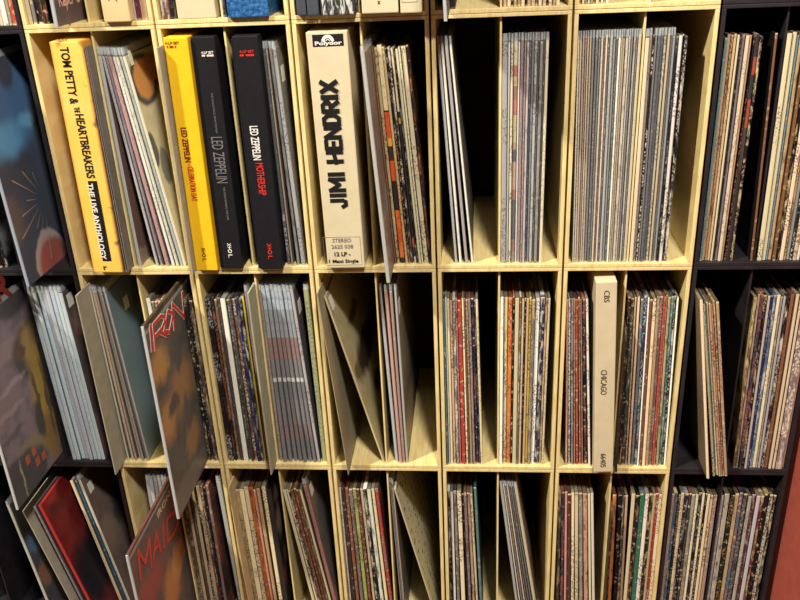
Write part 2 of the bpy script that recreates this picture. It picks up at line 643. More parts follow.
def record(name, xb, xt, yf, r, t, code, label, group, h=0.315, art=0.0, text=1.0, plastic=False, cover=None, wear=None, ink=None,
           mat=None, corner=0.0, sticker=None):
    z = -r * H + PT
    lean = math.atan2(xt - xb, h)
    me = jacket_mesh(t, h, corner=corner)
    o = link(name, me, mat or CARD)
    o.location = (xb, yf, z + t / 2 * abs(math.sin(lean)) + 0.0003)
    o.rotation_euler = (0, lean, 0)
    base = PAL[code]
    v = random.uniform(-0.10, 0.10)
    g_ = lum(base)
    base = tuple(g_ + (k - g_) * 0.86 for k in base)
    base = tuple(max(8, min(245, k * (1 + v) + random.uniform(-6, 6))) for k in base)
    if ink is None:
        if lum(base) > 110:
            ink = random.choice([(40, 34, 34), (30, 30, 40), (96, 60, 44), (60, 54, 48), (90, 66, 44)])
        else:
            ink = random.choice([(220, 210, 190), (200, 180, 130), (170, 120, 80), (195, 195, 195), (150, 84, 60), (130, 130, 130)])
    cov = PAL[cover] if isinstance(cover, str) else (cover or tuple(0.5 * k for k in base))  # default cover darkened: shade over the record tops put into its colour
    o['spine_color'] = lin(base)
    o['ink_color'] = lin(ink)
    o['cover_color'] = lin(cov)
    o['mottle'] = float(art)
    o['print_amount'] = float(text)
    o['print_seed'] = random.uniform(0, 37)
    o['sleeve_height'] = h
    o['wear'] = float(random.uniform(0.1, 0.5) if wear is None else wear)
    tag(o, label, 'record', group)
    ITEMS.append(dict(o=o, xb=xb, xt=xb + h * math.sin(lean), r=r, t=t, h=h, code=code, corner=corner, fixed=False, plastic=plastic))
    if plastic:
        link('plastic_sleeve', plastic_mesh(t), POLY, o)
    if sticker:
        y, zz = sticker
        link('price_tag', box_mesh('price_tag', t / 2 + 0.0004, t / 2 + 0.0009, y, y + 0.018, zz, zz + 0.022), TAGM, o)
    return o


def pack(r, c, half, bot, top, toks, yf=0.005, jit=0.005, plastic=False, h=0.315, last=None, clamp=True, wear=None, text=None, fill=0.86):
    """a run of records standing side by side; bot / top are the pixel columns of its ends at the shelf floor and at its top"""
    z = -r * H + PT
    xb0, xb1 = (x_at(p, yf, z) for p in bot)
    if top is None:
        xt0, xt1 = xb0, xb1
    else:
        xt0, xt1 = (x_at(p, yf, z + h) for p in top)
    if clamp:
        a, b = comp(c, half)
        xb0, xt0 = max(xb0, a), max(xt0, a)
        xb1, xt1 = min(xb1, b), min(xt1, b)
    items = []
    for tk in toks.split():
        gap = tk[0] == '_'
        art, pl, tx = '*' in tk, 'p' in tk, '=' in tk
        num = tk[1:].strip('*p=') or '1'
        items.append((tk[0], float(num), art, pl, tx))
    tot = sum(i[1] for i in items)
    pos = 0.0
    key = (r, c, half)
    out = []
    for code, wgt, art, pl, tx in items:
        u0, u1 = pos / tot, (pos + wgt) / tot
        pos += wgt
        if code == '_':
            continue
        N_REC[key] = N_REC.get(key, 0) + 1
        n = N_REC[key]
        bL, bR = xb0 + (xb1 - xb0) * u0, xb0 + (xb1 - xb0) * u1
        tL, tR = xt0 + (xt1 - xt0) * u0, xt0 + (xt1 - xt0) * u1
        slot = min(bR - bL, tR - tL) * math.cos(math.atan2(tL - bL, h))
        t = max(0.0018, slot - 0.00085 if plastic or pl else slot * fill)
        hh = h + random.choice((-0.003, -0.002, -0.001, 0, 0, 0.001, 0.002))
        look = CNAME[code] + (' record in clear sleeve' if (plastic or pl) else (' mottled' if art else '') + ' record spine')
        lab = '%s, %s from left, %s half, %s, %s' % (look, ORD[n], 'left' if half == 'L' else 'right', crate_name(c), ROW[r])
        amt = (text if text is not None else random.choice((0.0, 0.0, 0.6, 1.0)))
        o = record('vinyl_record', (bL + bR) / 2, (tL + tR) / 2, yf + random.uniform(0, jit), r, t, code, lab, GROUPS[r], hh,
                   art=1.0 if art else 0.0, text=1.0 if tx else amt, plastic=plastic or pl, wear=wear)
        out.append(o)
    if last:
        o = out[-1]
        for k, v in last.items():
            if k == 'label':
                o['label'] = v
            elif k == 'mat':
                o.material_slots[0].material = v
            elif k == 'cover':
                o['cover_color'] = lin(v)
            elif k == 'ink':
                o['ink_color'] = lin(v)
            elif k == 'tag':
                t = max(v_.co.x for v_ in o.data.vertices)
                link('price_tag', box_mesh('price_tag', t + 0.0005, t + 0.001, v[0], v[0] + 0.018, v[1], v[1] + 0.022), TAGM, o)
    return out


def pulled(name, r, tip, top, t, label, cat, group, mat=None, code='S', h=None, plastic=False, wear=0.3, push=0.0, cover=None, art=0.0, ink=None):
    """a sleeve standing proud of its neighbours: tip / top are its front lower and upper corners in the photo"""
    z = -r * H + PT
    a = hit(tip[0], tip[1], 2, z)
    b = hit(top[0], top[1], 1, a.y)
    hh = h or min(0.338, math.hypot(b.x - a.x, b.z - a.z))
    lean = math.atan2(b.x - a.x, b.z - a.z)
    xb = a.x + t / 2 + push
    o = record(name, xb, xb + math.tan(lean) * hh, a.y, r, t, code, label, group, hh, text=0.0, plastic=plastic, mat=mat, wear=wear, cover=cover, art=art, ink=ink)
    o['category'] = cat
    return o


def on_face(o, px, py):
    """local (y, z) of the point of a cover's right-hand face that shows at a pixel"""
    bpy.context.view_layer.update()
    mw = o.matrix_world
    t = max(v.co.x for v in o.data.vertices)
    p0, n = mw @ Vector((t, 0, 0)), (mw.to_3x3() @ Vector((1, 0, 0)))
    d = ray(px, py)
    k = (p0 - CAM).dot(n) / d.dot(n)
    q = mw.inverted() @ (CAM + d * k)
    return q.y, q.z


# ------------------------------------------------------------------ box sets
def box_set(r, bl, br, tl, label, mat, depth=0.318, bevel=0.0016, h=None, tr_=None):
    """bl, br, tl: front lower left, lower right and upper left corners in the photo"""
    z = -r * H + PT
    a = hit(bl[0], bl[1], 2, z)
    yf = min(a.y, 0.004)
    x0 = x_at(bl[0], yf, z)
    x1 = x_at(br[0], yf, z)
    if tl is not None:
        b = hit(tl[0], tl[1], 1, yf)
        h = h or min(0.3385, math.hypot(b.x - x0, b.z - z))
        lean = math.atan2(b.x - x0, b.z - z)
    else:
        lean = 0.0
    t = (x1 - x0) * math.cos(lean)
    o = link('box_set', box_mesh('box_set', -t / 2, t / 2, 0, depth, 0, h, bevel, 2), mat)
    o.location = ((x0 + x1) / 2, yf, z + t / 2 * abs(math.sin(lean)) + 0.0003)
    o.rotation_euler = (0, lean, 0)
    tag(o, label, 'box set')
    ITEMS.append(dict(o=o, xb=o.location.x, xt=o.location.x + h * math.sin(lean), r=r, t=t, h=h, fixed=True, plastic=False))
    return o, t, h


def on_front(o, px, py):
    bpy.context.view_layer.update()
    mw = o.matrix_world
    p0, n = mw @ Vector((0, 0, 0)), (mw.to_3x3() @ Vector((0, -1, 0)))
    d = ray(px, py)
    k = (p0 - CAM).dot(n) / d.dot(n)
    q = mw.inverted() @ (CAM + d * k)
    return q.x, q.z


def spine_text(o, body, mat, p_start, p_end, height, turn, bold=0.02, spacing=1.0, y=-0.0004):
    """lettering between two photo points on a front face (centre line of the text)"""
    a, b = on_front(o, *p_start), on_front(o, *p_end)
    ln = math.hypot(b[0] - a[0], b[1] - a[1])
    return lettering(o, body, mat, (a[0] + b[0]) / 2, (a[1] + b[1]) / 2, ln, height, turn, y, bold, spacing)


def front_plate(o, name, p0, p1, mat, y=-0.0003):
    a, b = on_front(o, *p0), on_front(o, *p1)
    x0, x1, z0, z1 = min(a[0], b[0]), max(a[0], b[0]), min(a[1], b[1]), max(a[1], b[1])
    return link(name, box_mesh(name, x0, x1, y, 0.0005, z0, z1), mat, o)


def ring_mesh(name, r0, r1, a0=0.0, a1=2 * math.pi, n=24, th=0.0004):
    bm = bmesh.new()
    rows = []
    for i in range(n + 1):
        a = a0 + (a1 - a0) * i / n
        rows.append([bm.verts.new((r * math.cos(a), y, r * math.sin(a))) for y in (0, -th) for r in (r0, r1)])
    for A, B in zip(rows, rows[1:]):
        for i, j in ((0, 1), (1, 3), (3, 2), (2, 0)):
            bm.faces.new((A[i], A[j], B[j], B[i]))
    bmesh.ops.recalc_face_normals(bm, faces=bm.faces[:])
    me = bpy.data.meshes.new(name)
    bm.to_mesh(me)
    bm.free()
    return me


def px_letter(o, ch, bl, br, tl, mat, xf, rim=None, weight=0.0062):
    a, b, c = on_face(o, *bl), on_face(o, *br), on_face(o, *tl)
    def at3(u, v, w):
        y = a[0] + (b[0] - a[0]) * u + (c[0] - a[0]) * v
        z = a[1] + (b[1] - a[1]) * u + (c[1] - a[1]) * v
        return (xf + 0.0003 + w, y, z)
    parts = [[(px, py) for px, py in pl] for pl in GLYPH[ch][1]]
    wy, wz = abs(b[0] - a[0]), abs(c[1] - a[1])
    # strokes are laid out at true proportions, then placed on the cover
    sc = [[(px * wy, py * wz) for px, py in pl] for pl in parts]
    for m_, ww, dx in ((rim, weight + 0.0022, 0.0), (mat, weight, 0.0004)):
        if m_ is None:
            continue
        link('lettering', stroke_mesh(sc, ww, lambda p, q_, r_: at3(p / wy, q_ / wz, r_ + dx), 0.0003), m_, o)


def bands(o, stops, edge=(120, 110, 96)):
    """a spine printed in blocks of colour; stops are (row in the photo, colour) from the top down"""
    bpy.context.view_layer.update()
    h = max(v.co.z for v in o.data.vertices)
    x0 = (o.matrix_world @ Vector((0, 0, h / 2)))
    m, nt, p = new_mat('banded_spine_print')
    tc = node(nt, 'ShaderNodeTexCoord')
    sp = node(nt, 'ShaderNodeSeparateXYZ')
    nt.links.new(tc.outputs['Object'], sp.inputs[0])
    cr = node(nt, 'ShaderNodeValToRGB')
    cr.color_ramp.interpolation = 'CONSTANT'
    zs = []
    for py, rgb in stops:
        # the height on this front edge that shows at row py
        lo, hi = -0.1, h + 0.1
        for _ in range(40):
            mid = (lo + hi) / 2
            q = o.matrix_world @ Vector((0, 0, mid)) - CAM
            row = 300 - FPX * AX[1].dot(q) / AX[2].dot(q)
            if row > py:
                lo = mid
            else:
                hi = mid
        zs.append((max(0.0, min(1.0, lo / h)), rgb))
    el = cr.color_ramp.elements
    rows = [(zs[k + 1][0] if k + 1 < len(zs) else 0.0, zs[k][1]) for k in range(len(zs))][::-1]
    el[0].position, el[0].color = 0.0, lin(rows[0][1]) + (1,)
    el.remove(el[1])
    for pos, rgb in rows[1:]:
        e = el.new(pos)
        e.color = lin(rgb) + (1,)
    nt.links.new(math_n(nt, 'DIVIDE', sp.outputs[2], h), cr.inputs[0])
    ns = node(nt, 'ShaderNodeTexNoise', i_Scale=120.0, i_Detail=4.0)
    nt.links.new(tc.outputs['Object'], ns.inputs['Vector'])
    c = mixc(nt, math_n(nt, 'MULTIPLY', ramp(nt, ns.outputs[0], 0.5, 0.72), 0.5), cr.outputs[0], lin((40, 32, 28)))
    c = mixc(nt, ramp(nt, sp.outputs[1], 0.0012, 0.0022), c, lin(edge))
    nt.links.new(c, p.inputs['Base Color'])
    p.inputs['Roughness'].default_value = 0.5
    o.material_slots[0].material = m


def face_blobs(o, specs):
    out = []
    for px, py, rx, ry, rgb, *rest in specs:
        y, z = on_face(o, px, py)
        y2, _ = on_face(o, px + rx, py)
        _, z2 = on_face(o, px, py + ry)
        out.append((y, z, abs(y2 - y), abs(z2 - z), rgb) + tuple(rest))
    return out


def printed(o, name, base, specs, **kw):
    o.material_slots[0].material = cover_material(name, base, face_blobs(o, specs), **kw)


CARDM = plain('grey_card', (158, 150, 130), 0.7, 0.2, 0.08, 50)
BUFF = plain('buff_card', (190, 168, 124), 0.7, 0.2, 0.08, 50)
GREEN_CARD = plain('grey_green_card', (156, 154, 130), 0.7, 0.2, 0.08, 50)

# ------------------------------------------------------------------ upper full row
o, t, h = box_set(1, (94, 273), (123.3, 271), (47.6, 36),
                  'yellow box set lettered TOM PETTY & THE HEARTBREAKERS, in first pale crate',
                  None)
m, nt, p = new_mat('worn_yellow_board')
tc = node(nt, 'ShaderNodeTexCoord')
ns = node(nt, 'ShaderNodeTexNoise', i_Scale=14.0, i_Detail=5.0)
nt.links.new(tc.outputs['Object'], ns.inputs['Vector'])
sx = node(nt, 'ShaderNodeSeparateXYZ')
nt.links.new(tc.outputs['Object'], sx.inputs[0])
edge = math_n(nt, 'ABSOLUTE', sx.outputs[0])
wob = math_n(nt, 'ADD', edge, math_n(nt, 'MULTIPLY', ns.outputs[0], 0.006))
c = mixc(nt, ramp(nt, ns.outputs[0], 0.35, 0.7), lin((230, 184, 72)), lin((222, 194, 104)))
c = mixc(nt, ramp(nt, wob, t / 2 - 0.001, t / 2 + 0.002), c, lin((206, 150, 62)))
n2 = node(nt, 'ShaderNodeTexNoise', i_Scale=55.0, i_Detail=4.0)
nt.links.new(tc.outputs['Object'], n2.inputs['Vector'])
c = mixc(nt, math_n(nt, 'MULTIPLY', ramp(nt, n2.outputs[0], 0.55, 0.68), ramp(nt, sx.outputs[0], t * 0.25, t * 0.5)), c, lin((120, 92, 56)))
nt.links.new(c, p.inputs['Base Color'])
p.inputs['Roughness'].default_value = 0.55
o.data.materials.append(m)
o.material_slots[0].link = 'OBJECT'
o.material_slots[0].material = m
DKR = plain('dark_red_print', (120, 40, 30), 0.5)
spine_text(o, 'TOM PETTY &', INKK, (63, 47), (75.5, 104), 0.0125, -1, 0.02)
spine_text(o, 'THE', INKK, (76.3, 107), (77.6, 112.5), 0.008, -1, 0.01)
spine_text(o, 'HEARTBREAKERS', INKK, (78.3, 114), (92, 178), 0.0125, -1, 0.02)
a, b = on_front(o, 91.5, 181), on_front(o, 104.5, 261)
zc = [on_front(o, 92.3, 181), on_front(o, 101.8, 261)]
plate = link('title_bar', box_mesh('title_bar', zc[0][0] - 0.0068, zc[0][0] + 0.0068, -0.0004, 0.0005, zc[1][1], zc[0][1]), INKK, o)
spine_text(o, 'THE LIVE ANTHOLOGY', INKW, (92.6, 183.5), (101.6, 259), 0.0085, -1, 0.02, y=-0.0008)
spine_text(o, 'r', INKK, (103.6, 268), (107, 268), 0.006, 0, 0.03)
spine_text(o, '= = =', DKR, (58.5, 40.5), (67, 40), 0.0022, 0, 0.01)

pack(1, 0, 'L', (124.5, 136.5), (83, 92.5), 'D.5 G.9 H.9', fill=0.8, h=0.33, yf=-0.017, jit=0.002, last=dict(cover=(112, 108, 100)))
rr = [('S', 137.5, 142, 92.8, 96.5, 1), ('S', 156, 159, 99.3, 102, 1), ('V', 159, 164.5, 102.4, 105, 1), ('P', 165.5, 170.5, 105.3, 109.2, 1),
      ('W', 171, 175.5, 110, 113.2, 1), ('W', 176, 179.8, 113.6, 116.6, 1), ('S', 180.1, 183, 117, 120.4, 1), ('C', 183.4, 186.4, 121.5, 124.5, 1)]
LOOK = ['silver-edged record whose brown cover shows beside its spine', 'silver-edged record in front of a dark record', 'mauve and black record spine in clear sleeve',
        'salmon pink record spine', 'white record spine just right of the salmon pink one', 'second white record spine right of the salmon pink one',
        'silver white record spine', 'cream record with orange shaggy shape on its cover']
objs = []
for (code, b0, b1, t0, t1, _), lk in zip(rr, LOOK):
    z = -1 * H + PT
    xs = [x_at(b0, 0.006, z), x_at(b1, 0.006, z), x_at(t0, 0.006, z + .315), x_at(t1, 0.006, z + .315)]
    tt = max(0.003, min(xs[1] - xs[0], xs[3] - xs[2]) * 0.92)
    objs.append(record('vinyl_record', (xs[0] + xs[1]) / 2, (xs[2] + xs[3]) / 2, 0.005 + random.uniform(0, .003), 1, tt, code,
                       lk + ', first pale crate, upper full row', GROUPS[1], plastic=True, art=0.6 if code == 'V' else 0.0, text=0.5))
printed(objs[0], 'brown_cover_print', (112, 66, 42), [(146, 255, 30, 14, (150, 122, 92), 0.8), (150, 263, 30, 6, (170, 140, 104), 0.8)], spine=(176, 176, 172), noise_amt=0.3)
objs[1]['cover_color'] = lin((44, 36, 34))
printed(objs[7], 'cream_art_cover', (206, 196, 158),
        [(145, 78, 15, 30, (56, 42, 32), 0.9), (144, 78, 10.5, 24, (204, 136, 44), 0.85), (151, 66, 9, 16, (176, 116, 40), 0.8),
         (153, 150, 5, 22, (70, 68, 62), 0.85), (166, 165, 5, 24, (110, 110, 96), 0.8), (160, 200, 5, 22, (132, 130, 112), 0.7)],
        spine=(220, 212, 186), noise_scale=26, noise_amt=0.25, second=(150, 144, 116), warp=0.012)
y, z = on_face(objs[7], 128.5, 57)
link('price_tag', box_mesh('price_tag', max(v.co.x for v in objs[7].data.vertices) + 0.0004, max(v.co.x for v in objs[7].data.vertices) + 0.001, y, y + .01, z - .012, z + .008), TAGM, objs[7])
pulled('divider_card', 1, (190, 275), (152.5, 47), 0.0026, 'grey divider card standing proud beside the narrow yellow box set', 'divider card', 'divider cards', mat=CARDM, h=0.328)

YEL = plain('yellow_cloth_board', (232, 182, 28), 0.5, 0.4, 0.04, 60)
BLK = plain('black_linen_board', (22, 20, 25), 0.65, 0.22, 0.12, 90)
CRM = plain('cream_board', (202, 187, 154), 0.5, 0.4, 0.04, 40)


def symbols(o, mat, pts, s):
    a = on_front(o, *pts)
    q = link('emblem', ring_mesh('emblem', s * .32, s * .5), mat, o)
    q.location = (a[0], -0.0002, a[1])
    for dz, body, hh in ((1.6 * s, 'X', 1.0), (0.9 * s, '+', .8), (-1.3 * s, 'L', 1.0)):
        lettering(o, body, mat, a[0], a[1] + dz, s * .8, s * hh, -1, bold=0.0, name='emblem')


o, t, h = box_set(1, (196.5, 271), (218, 270), (162.5, 35), 'narrow yellow box set lettered LED ZEPPELIN CELEBRATION DAY', YEL)
spine_text(o, 'LED ZEPPELIN', DKR, (183, 127.5), (188.5, 162), 0.0085, -1, 0.02)
spine_text(o, '- CELEBRATION DAY', INKR, (188.8, 164), (196, 201), 0.0085, -1, 0.01)
spine_text(o, '4-LP SET', INKB, (165, 43.5), (179, 42.5), 0.0035, 0, 0.01)
spine_text(o, '- --- -', INKB, (167, 47), (176, 46.5), 0.003, 0, 0.01)
symbols(o, INKB, (204, 255), 0.006)

o, t, h = box_set(1, (221.5, 269), (243, 268.5), (190, 37.5), 'black box set with grey embossed LED ZEPPELIN lettering, beside the yellow one', BLK)
spine_text(o, 'LED ZEPPELIN', INKG, (216, 137), (223, 183), 0.016, -1, 0.0)
spine_text(o, 'THE SOUNDTRACK FROM THE FILM', INKG, (211.8, 93), (217, 133), 0.0028, -1, 0.0)
spine_text(o, 'THE SONG REMAINS THE SAME', INKG, (224.2, 187), (228, 220), 0.0028, -1, 0.0)
spine_text(o, '4-LP SET', INKW, (201.3, 53), (213.5, 52), 0.0032, 0, 0.015)
spine_text(o, '-- ----', INKW, (202, 56), (213.5, 55), 0.0024, 0, 0.01)
symbols(o, INKW, (230, 251), 0.0062)
zt = h
link('slipcase_flap', box_mesh('slipcase_flap', -t / 2 - 0.0014, -t / 2 + 0.0002, 0.004, 0.3, 0, h - 0.004, 0.001), BLK, o)

o, t, h = box_set(1, (260, 269.5), (283, 269), (231.5, 36.5), 'black box set lettered LED ZEPPELIN in white and MOTHERSHIP in red', BLK)
spine_text(o, 'LED ZEPPELIN', INKW, (253, 126), (258, 160), 0.0115, -1, 0.015)
spine_text(o, 'MOTHERSHIP', INKR, (258.8, 163), (263.5, 195), 0.011, -1, 0.01)
spine_text(o, '4-LP SET', INKR, (239.5, 52), (254, 51), 0.0034, 0, 0.015)
spine_text(o, '-- ----', INKR, (240, 55.7), (254, 54.6), 0.0026, 0, 0.01)
symbols(o, INKR, (270, 252), 0.0066)
link('slipcase_flap', box_mesh('slipcase_flap', -t / 2 - 0.0032, -t / 2 + 0.0002, 0.004, 0.3, 0, h - 0.004, 0.001), BLK, o)

pack(1, 1, 'R', (286, 306.5), (260.5, 276), 'K1.2 T.7= _.6 G1.1* S1.5 ', plastic=True, h=0.317,
     last=dict(cover=(120, 112, 104), label='silver grey record right of the black box sets, white price tag on its cover', tag=(0.012, 0.27)))

o, t, h = box_set(1, (328, 268.5), (365, 268), (305, 29), 'wide cream box set lettered JIMI HENDRIX with black label on top', CRM)
a, b = on_front(o, 337.5, 209), on_front(o, 330, 79.5)
stroke_lettering(o, 'JIMI HENDRIX', INKK, (a[0] + b[0]) / 2, (a[1] + b[1]) / 2, math.hypot(a[0] - b[0], a[1] - b[1]), 0.0262, 1, 0.0056, .28)
front_plate(o, 'label_plate', (313, 47), (343, 33.5), INKK)
spine_text(o, 'Polydor', INKW, (315, 44), (342, 43), 0.0065, 0, 0.03, y=-0.0008)
for a0, b0 in ((0.0022, 0.0034), (0.0048, 0.0094)):
    a = on_front(o, 327.8, 41.3)
    q = link('emblem', ring_mesh('emblem', a0 * .9, b0 * .9, 0.0, math.pi), INKW, o)
    q.location = (a[0], -0.0004, a[1])
a0, a1 = on_front(o, 325.3, 265.5), on_front(o, 360, 236.5)
fw = 0.0005
for (xa, xb_, za, zb) in ((a0[0], a1[0], a0[1], a0[1] + fw), (a0[0], a1[0], a1[1] - fw, a1[1]), (a0[0], a0[0] + fw, a0[1], a1[1]), (a1[0] - fw, a1[0], a0[1], a1[1])):
    link('label_border', box_mesh('label_border', xa, xb_, -0.0003, 0.0004, za, zb), INKG, o)
spine_text(o, 'STEREO', INKG, (332.5, 240.5), (351, 240), 0.0058, 0, 0.0)
spine_text(o, '2625 038', INKG, (331.5, 246.8), (353, 246.3), 0.0058, 0, 0.0)
spine_text(o, '12 LP -', INKK, (334.5, 254.2), (350.5, 253.8), 0.0065, 0, 0.03)
spine_text(o, '1 Maxi Single', INKK, (329, 261.8), (358.5, 261.2), 0.0072, 0, 0.02)

ob = pack(1, 2, 'R', (389.5, 431.5), (364.5, 408), 'H.9 B.5 _.3 T.8 C1.3 T.7 K.6= K.6* _.2 C.6 K*.5 C.7 C.5 C1.3= K.6*')
cream, ora = (206, 186, 144), (196, 78, 34)
bands(ob[3], [(30, cream), (111, (60, 30, 24)), (113, ora), (139, (214, 150, 50)), (147, (62, 34, 28)), (161, ora), (181, (40, 28, 26)), (211, (206, 96, 40)), (228, ora), (243, (204, 110, 50)), (258, (44, 36, 32))])
bands(ob[7], [(30, cream), (112, (40, 30, 28)), (118, (180, 130, 60)), (124, (44, 34, 32)), (238, (170, 90, 50)), (248, (52, 50, 56)), (257, (190, 180, 160))])
for k, t_ in ((3, 'cream-topped record with orange and black blocks down its spine, right of the shiny pulled-out sleeve'), (7, 'record with cream top and mostly black spine, third pale crate, upper full row')):
    ob[k]['label'] = t_
q = pulled('vinyl_record', 1, (385.5, 283), (358.8, 38), 0.0052, 'record in shiny clear sleeve pulled forward below shelf, right of cream JIMI HENDRIX box',
           'record', GROUPS[1], code='S', h=0.318, plastic=True, ink=(228, 222, 210), cover=(104, 84, 70))

pack(1, 3, 'L', (454, 474.5), (436.6, 451.8), 'S W1 _.3 S1.1 _.3 W.9', plastic=True, h=0.318, text=0.2, last=dict(cover=(70, 62, 54)))
ob = pack(1, 3, 'R', (500, 541.5), (500, 549.5), 'S1.6 W.7 C.8 T1.2 W.6 V1= P.6 S.8* N.6 G.7 S.9* K.4 G1*  K.5 C1', plastic=True, h=0.318)
bands(ob[3], [(26, (214, 198, 160)), (66, (190, 90, 70)), (77, (206, 186, 130)), (86, (150, 90, 60)), (100, (200, 96, 70)), (116, (196, 180, 110)), (143, (190, 130, 100)), (150, (50, 40, 50)), (162, (190, 150, 120)), (190, (160, 80, 60)), (200, (48, 50, 66)), (240, (150, 90, 70)), (252, (140, 132, 100))])
ob[3]['label'] = 'record with red, olive and navy blocks down its spine, fourth pale crate, upper full row'
pack(1, 4, 'L', (573, 627), (577, 642.5),
     'W.7 C.8 T.8 H.7 C.7 T.8 G1 D.9 G.8 C.8 B.6 C.8 K.4 S1.1 S.9 K.4 W.9 T.6 C.8 C1* W.6 H.9 S.7* B.5 C1.2',
     plastic=True, h=0.318, text=0.4)
pack(1, 4, 'R', (629, 667), (645.5, 689), 'C1.3p T.9p K.5 G.8p N.8p D1p C.9p T.8p D.7p S.9p K.7 W1.1 K.5 K1*', plastic=False, h=0.318,
     last=dict(label='black record with white mottling, rightmost in the tall stack of fifth pale crate', ink=(224, 214, 196), cover=(40, 36, 34)))
ob = pack(1, 5, 'L', (699.5, 733), (725.5, 764.5), 'L.8 T.9 T.8* T.8 C.7 K.6 G.8* C1.1 T.6 _.5 K.6 N.9* K.9*')
bands(ob[-2], [(30, (40, 38, 44)), (57, (150, 62, 48)), (76, (40, 40, 50)), (100, (150, 66, 50)), (128, (60, 54, 54)), (170, (36, 36, 44))])
ob[-2]['label'] = 'dark record with red patches near its top, black crate at right, upper full row'
pack(1, 5, 'R', (757, 800), (781, 840), 'C1.2= C1 L.5 T.9* B.8 K.9* C1 T.6* G.9 K.6 C.9 W.8')
pack(1, 5, 'L', (752.3, 754.8), (774.8, 779), 'B1', clamp=False, last=dict(cover=(22, 20, 20), ink=(30, 26, 26), label='thin brown record at the divider of black crate at right, upper full row'))

q = pulled('vinyl_record', 1, (26.5, 287), (-42, 40), 0.0045, 'pulled-out record with dark blue cloudy cover, black crate at left', 'record', GROUPS[1], code='S', h=0.318, plastic=True)
printed(q, 'blue_cloud_cover', (20, 34, 66),
        [(20, 100, 40, 60, (40, 92, 142), 0.3), (8, 140, 26, 28, (72, 146, 192), 0.3), (28, 118, 14, 12, (90, 160, 200), 0.3), (4, 66, 10, 30, (20, 26, 60), 0.6),
         (44, 120, 14, 46, (14, 14, 20), 0.6), (8, 225, 22, 36, (74, 58, 52), 0.6),
         (52, 258, 16, 34, (170, 150, 142), 0.93), (55, 264, 15, 34, (156, 60, 38), 0.75), (44, 292, 14, 14, (60, 40, 40), 0.5)],
        spine=(150, 160, 180), noise_scale=22, noise_amt=0.6, second=(6, 8, 16), warp=0.02)
xf = max(v.co.x for v in q.data.vertices) + 0.0003
bm = bmesh.new()
y0, z0 = on_face(q, 44, 200)
for k in range(9):
    ang = math.radians(100 + 150 * k / 8)
    r1, r0 = 0.05 + 0.02 * (k % 3), 0.018
    pts = [(y0 + r0 * math.cos(ang), z0 + r0 * math.sin(ang)), (y0 + r1 * math.cos(ang + .1), z0 + r1 * math.sin(ang + .1)),
           (y0 + r1 * math.cos(ang + .12), z0 + r1 * math.sin(ang + .12) - 0.0006)]
    f = bm.faces.new([bm.verts.new((xf, a, b)) for a, b in pts])
bmesh.ops.recalc_face_normals(bm, faces=bm.faces[:])
me = bpy.data.meshes.new('spark_print')
bm.to_mesh(me)
bm.free()
link('spark_print', me, plain('pale_print', (170, 140, 120), 0.5), q)
pack(1, -1, 'L', (-28, 8), (-88, -60), 'K K* G* K S K K', clamp=False)

# ------------------------------------------------------------------ middle row
q = pulled('vinyl_record', 2, (16, 510), (-44, 303), 0.0042, 'pulled-out record with purple cloud and ochre figure-like cover, black crate at left', 'record', GROUPS[2], code='W', h=0.325, plastic=True)
printed(q, 'purple_ochre_cover', (130, 108, 114),
        [(12, 292, 24, 30, (30, 20, 24), 0.7), (8, 350, 18, 14, (140, 118, 118), 0.5), (6, 400, 22, 20, (128, 106, 108), 0.5), (32, 455, 34, 22, (140, 118, 74), 0.6),
         (22, 485, 34, 34, (58, 48, 48), 0.85), (34, 345, 24, 34, (64, 48, 34), 0.8), (32, 345, 15, 36, (176, 140, 66), 0.4), (44, 395, 14, 56, (186, 146, 44), 0.5),
         (52, 436, 9, 36, (150, 106, 36), 0.6), (38, 400, 2.5, 50, (96, 70, 34), 0.5), (45, 385, 2, 46, (110, 78, 30), 0.5), (50, 410, 2, 44, (90, 66, 30), 0.5), (12, 385, 20, 5, (156, 134, 138), 0.4), (10, 412, 24, 5, (150, 128, 126), 0.4), (14, 435, 18, 4, (88, 70, 74), 0.4), (8, 470, 1.5, 40, (70, 60, 50), 0.5), (24, 478, 1.5, 30, (160, 150, 120), 0.5), (20, 352, 7, 11, (92, 56, 34), 0.7), (40, 420, 6, 26, (62, 46, 32), 0.6)],
        spine=(205, 205, 200), noise_scale=30, noise_amt=0.5, second=(58, 46, 52), warp=0.02)
xf = max(v.co.x for v in q.data.vertices) + 0.0003
ORP = plain('orange_print', (178, 92, 62), 0.5)
for px, py in ((33, 457), (37, 467), (27, 466), (43, 461)):
    a, b = on_face(q, px, py)
    solid_shape('window_print', [(a, b), (a + .012, b), (a + .012, b + .015), (a, b + .015)], ORP, q, xf)
y0, z0 = on_face(q, 0, 292)
face_lettering(q, 'ER', DKR, y0 - .05, y0 + .032, z0 - .012, z0 + .028, xf, 0.03, rise=-0.006)

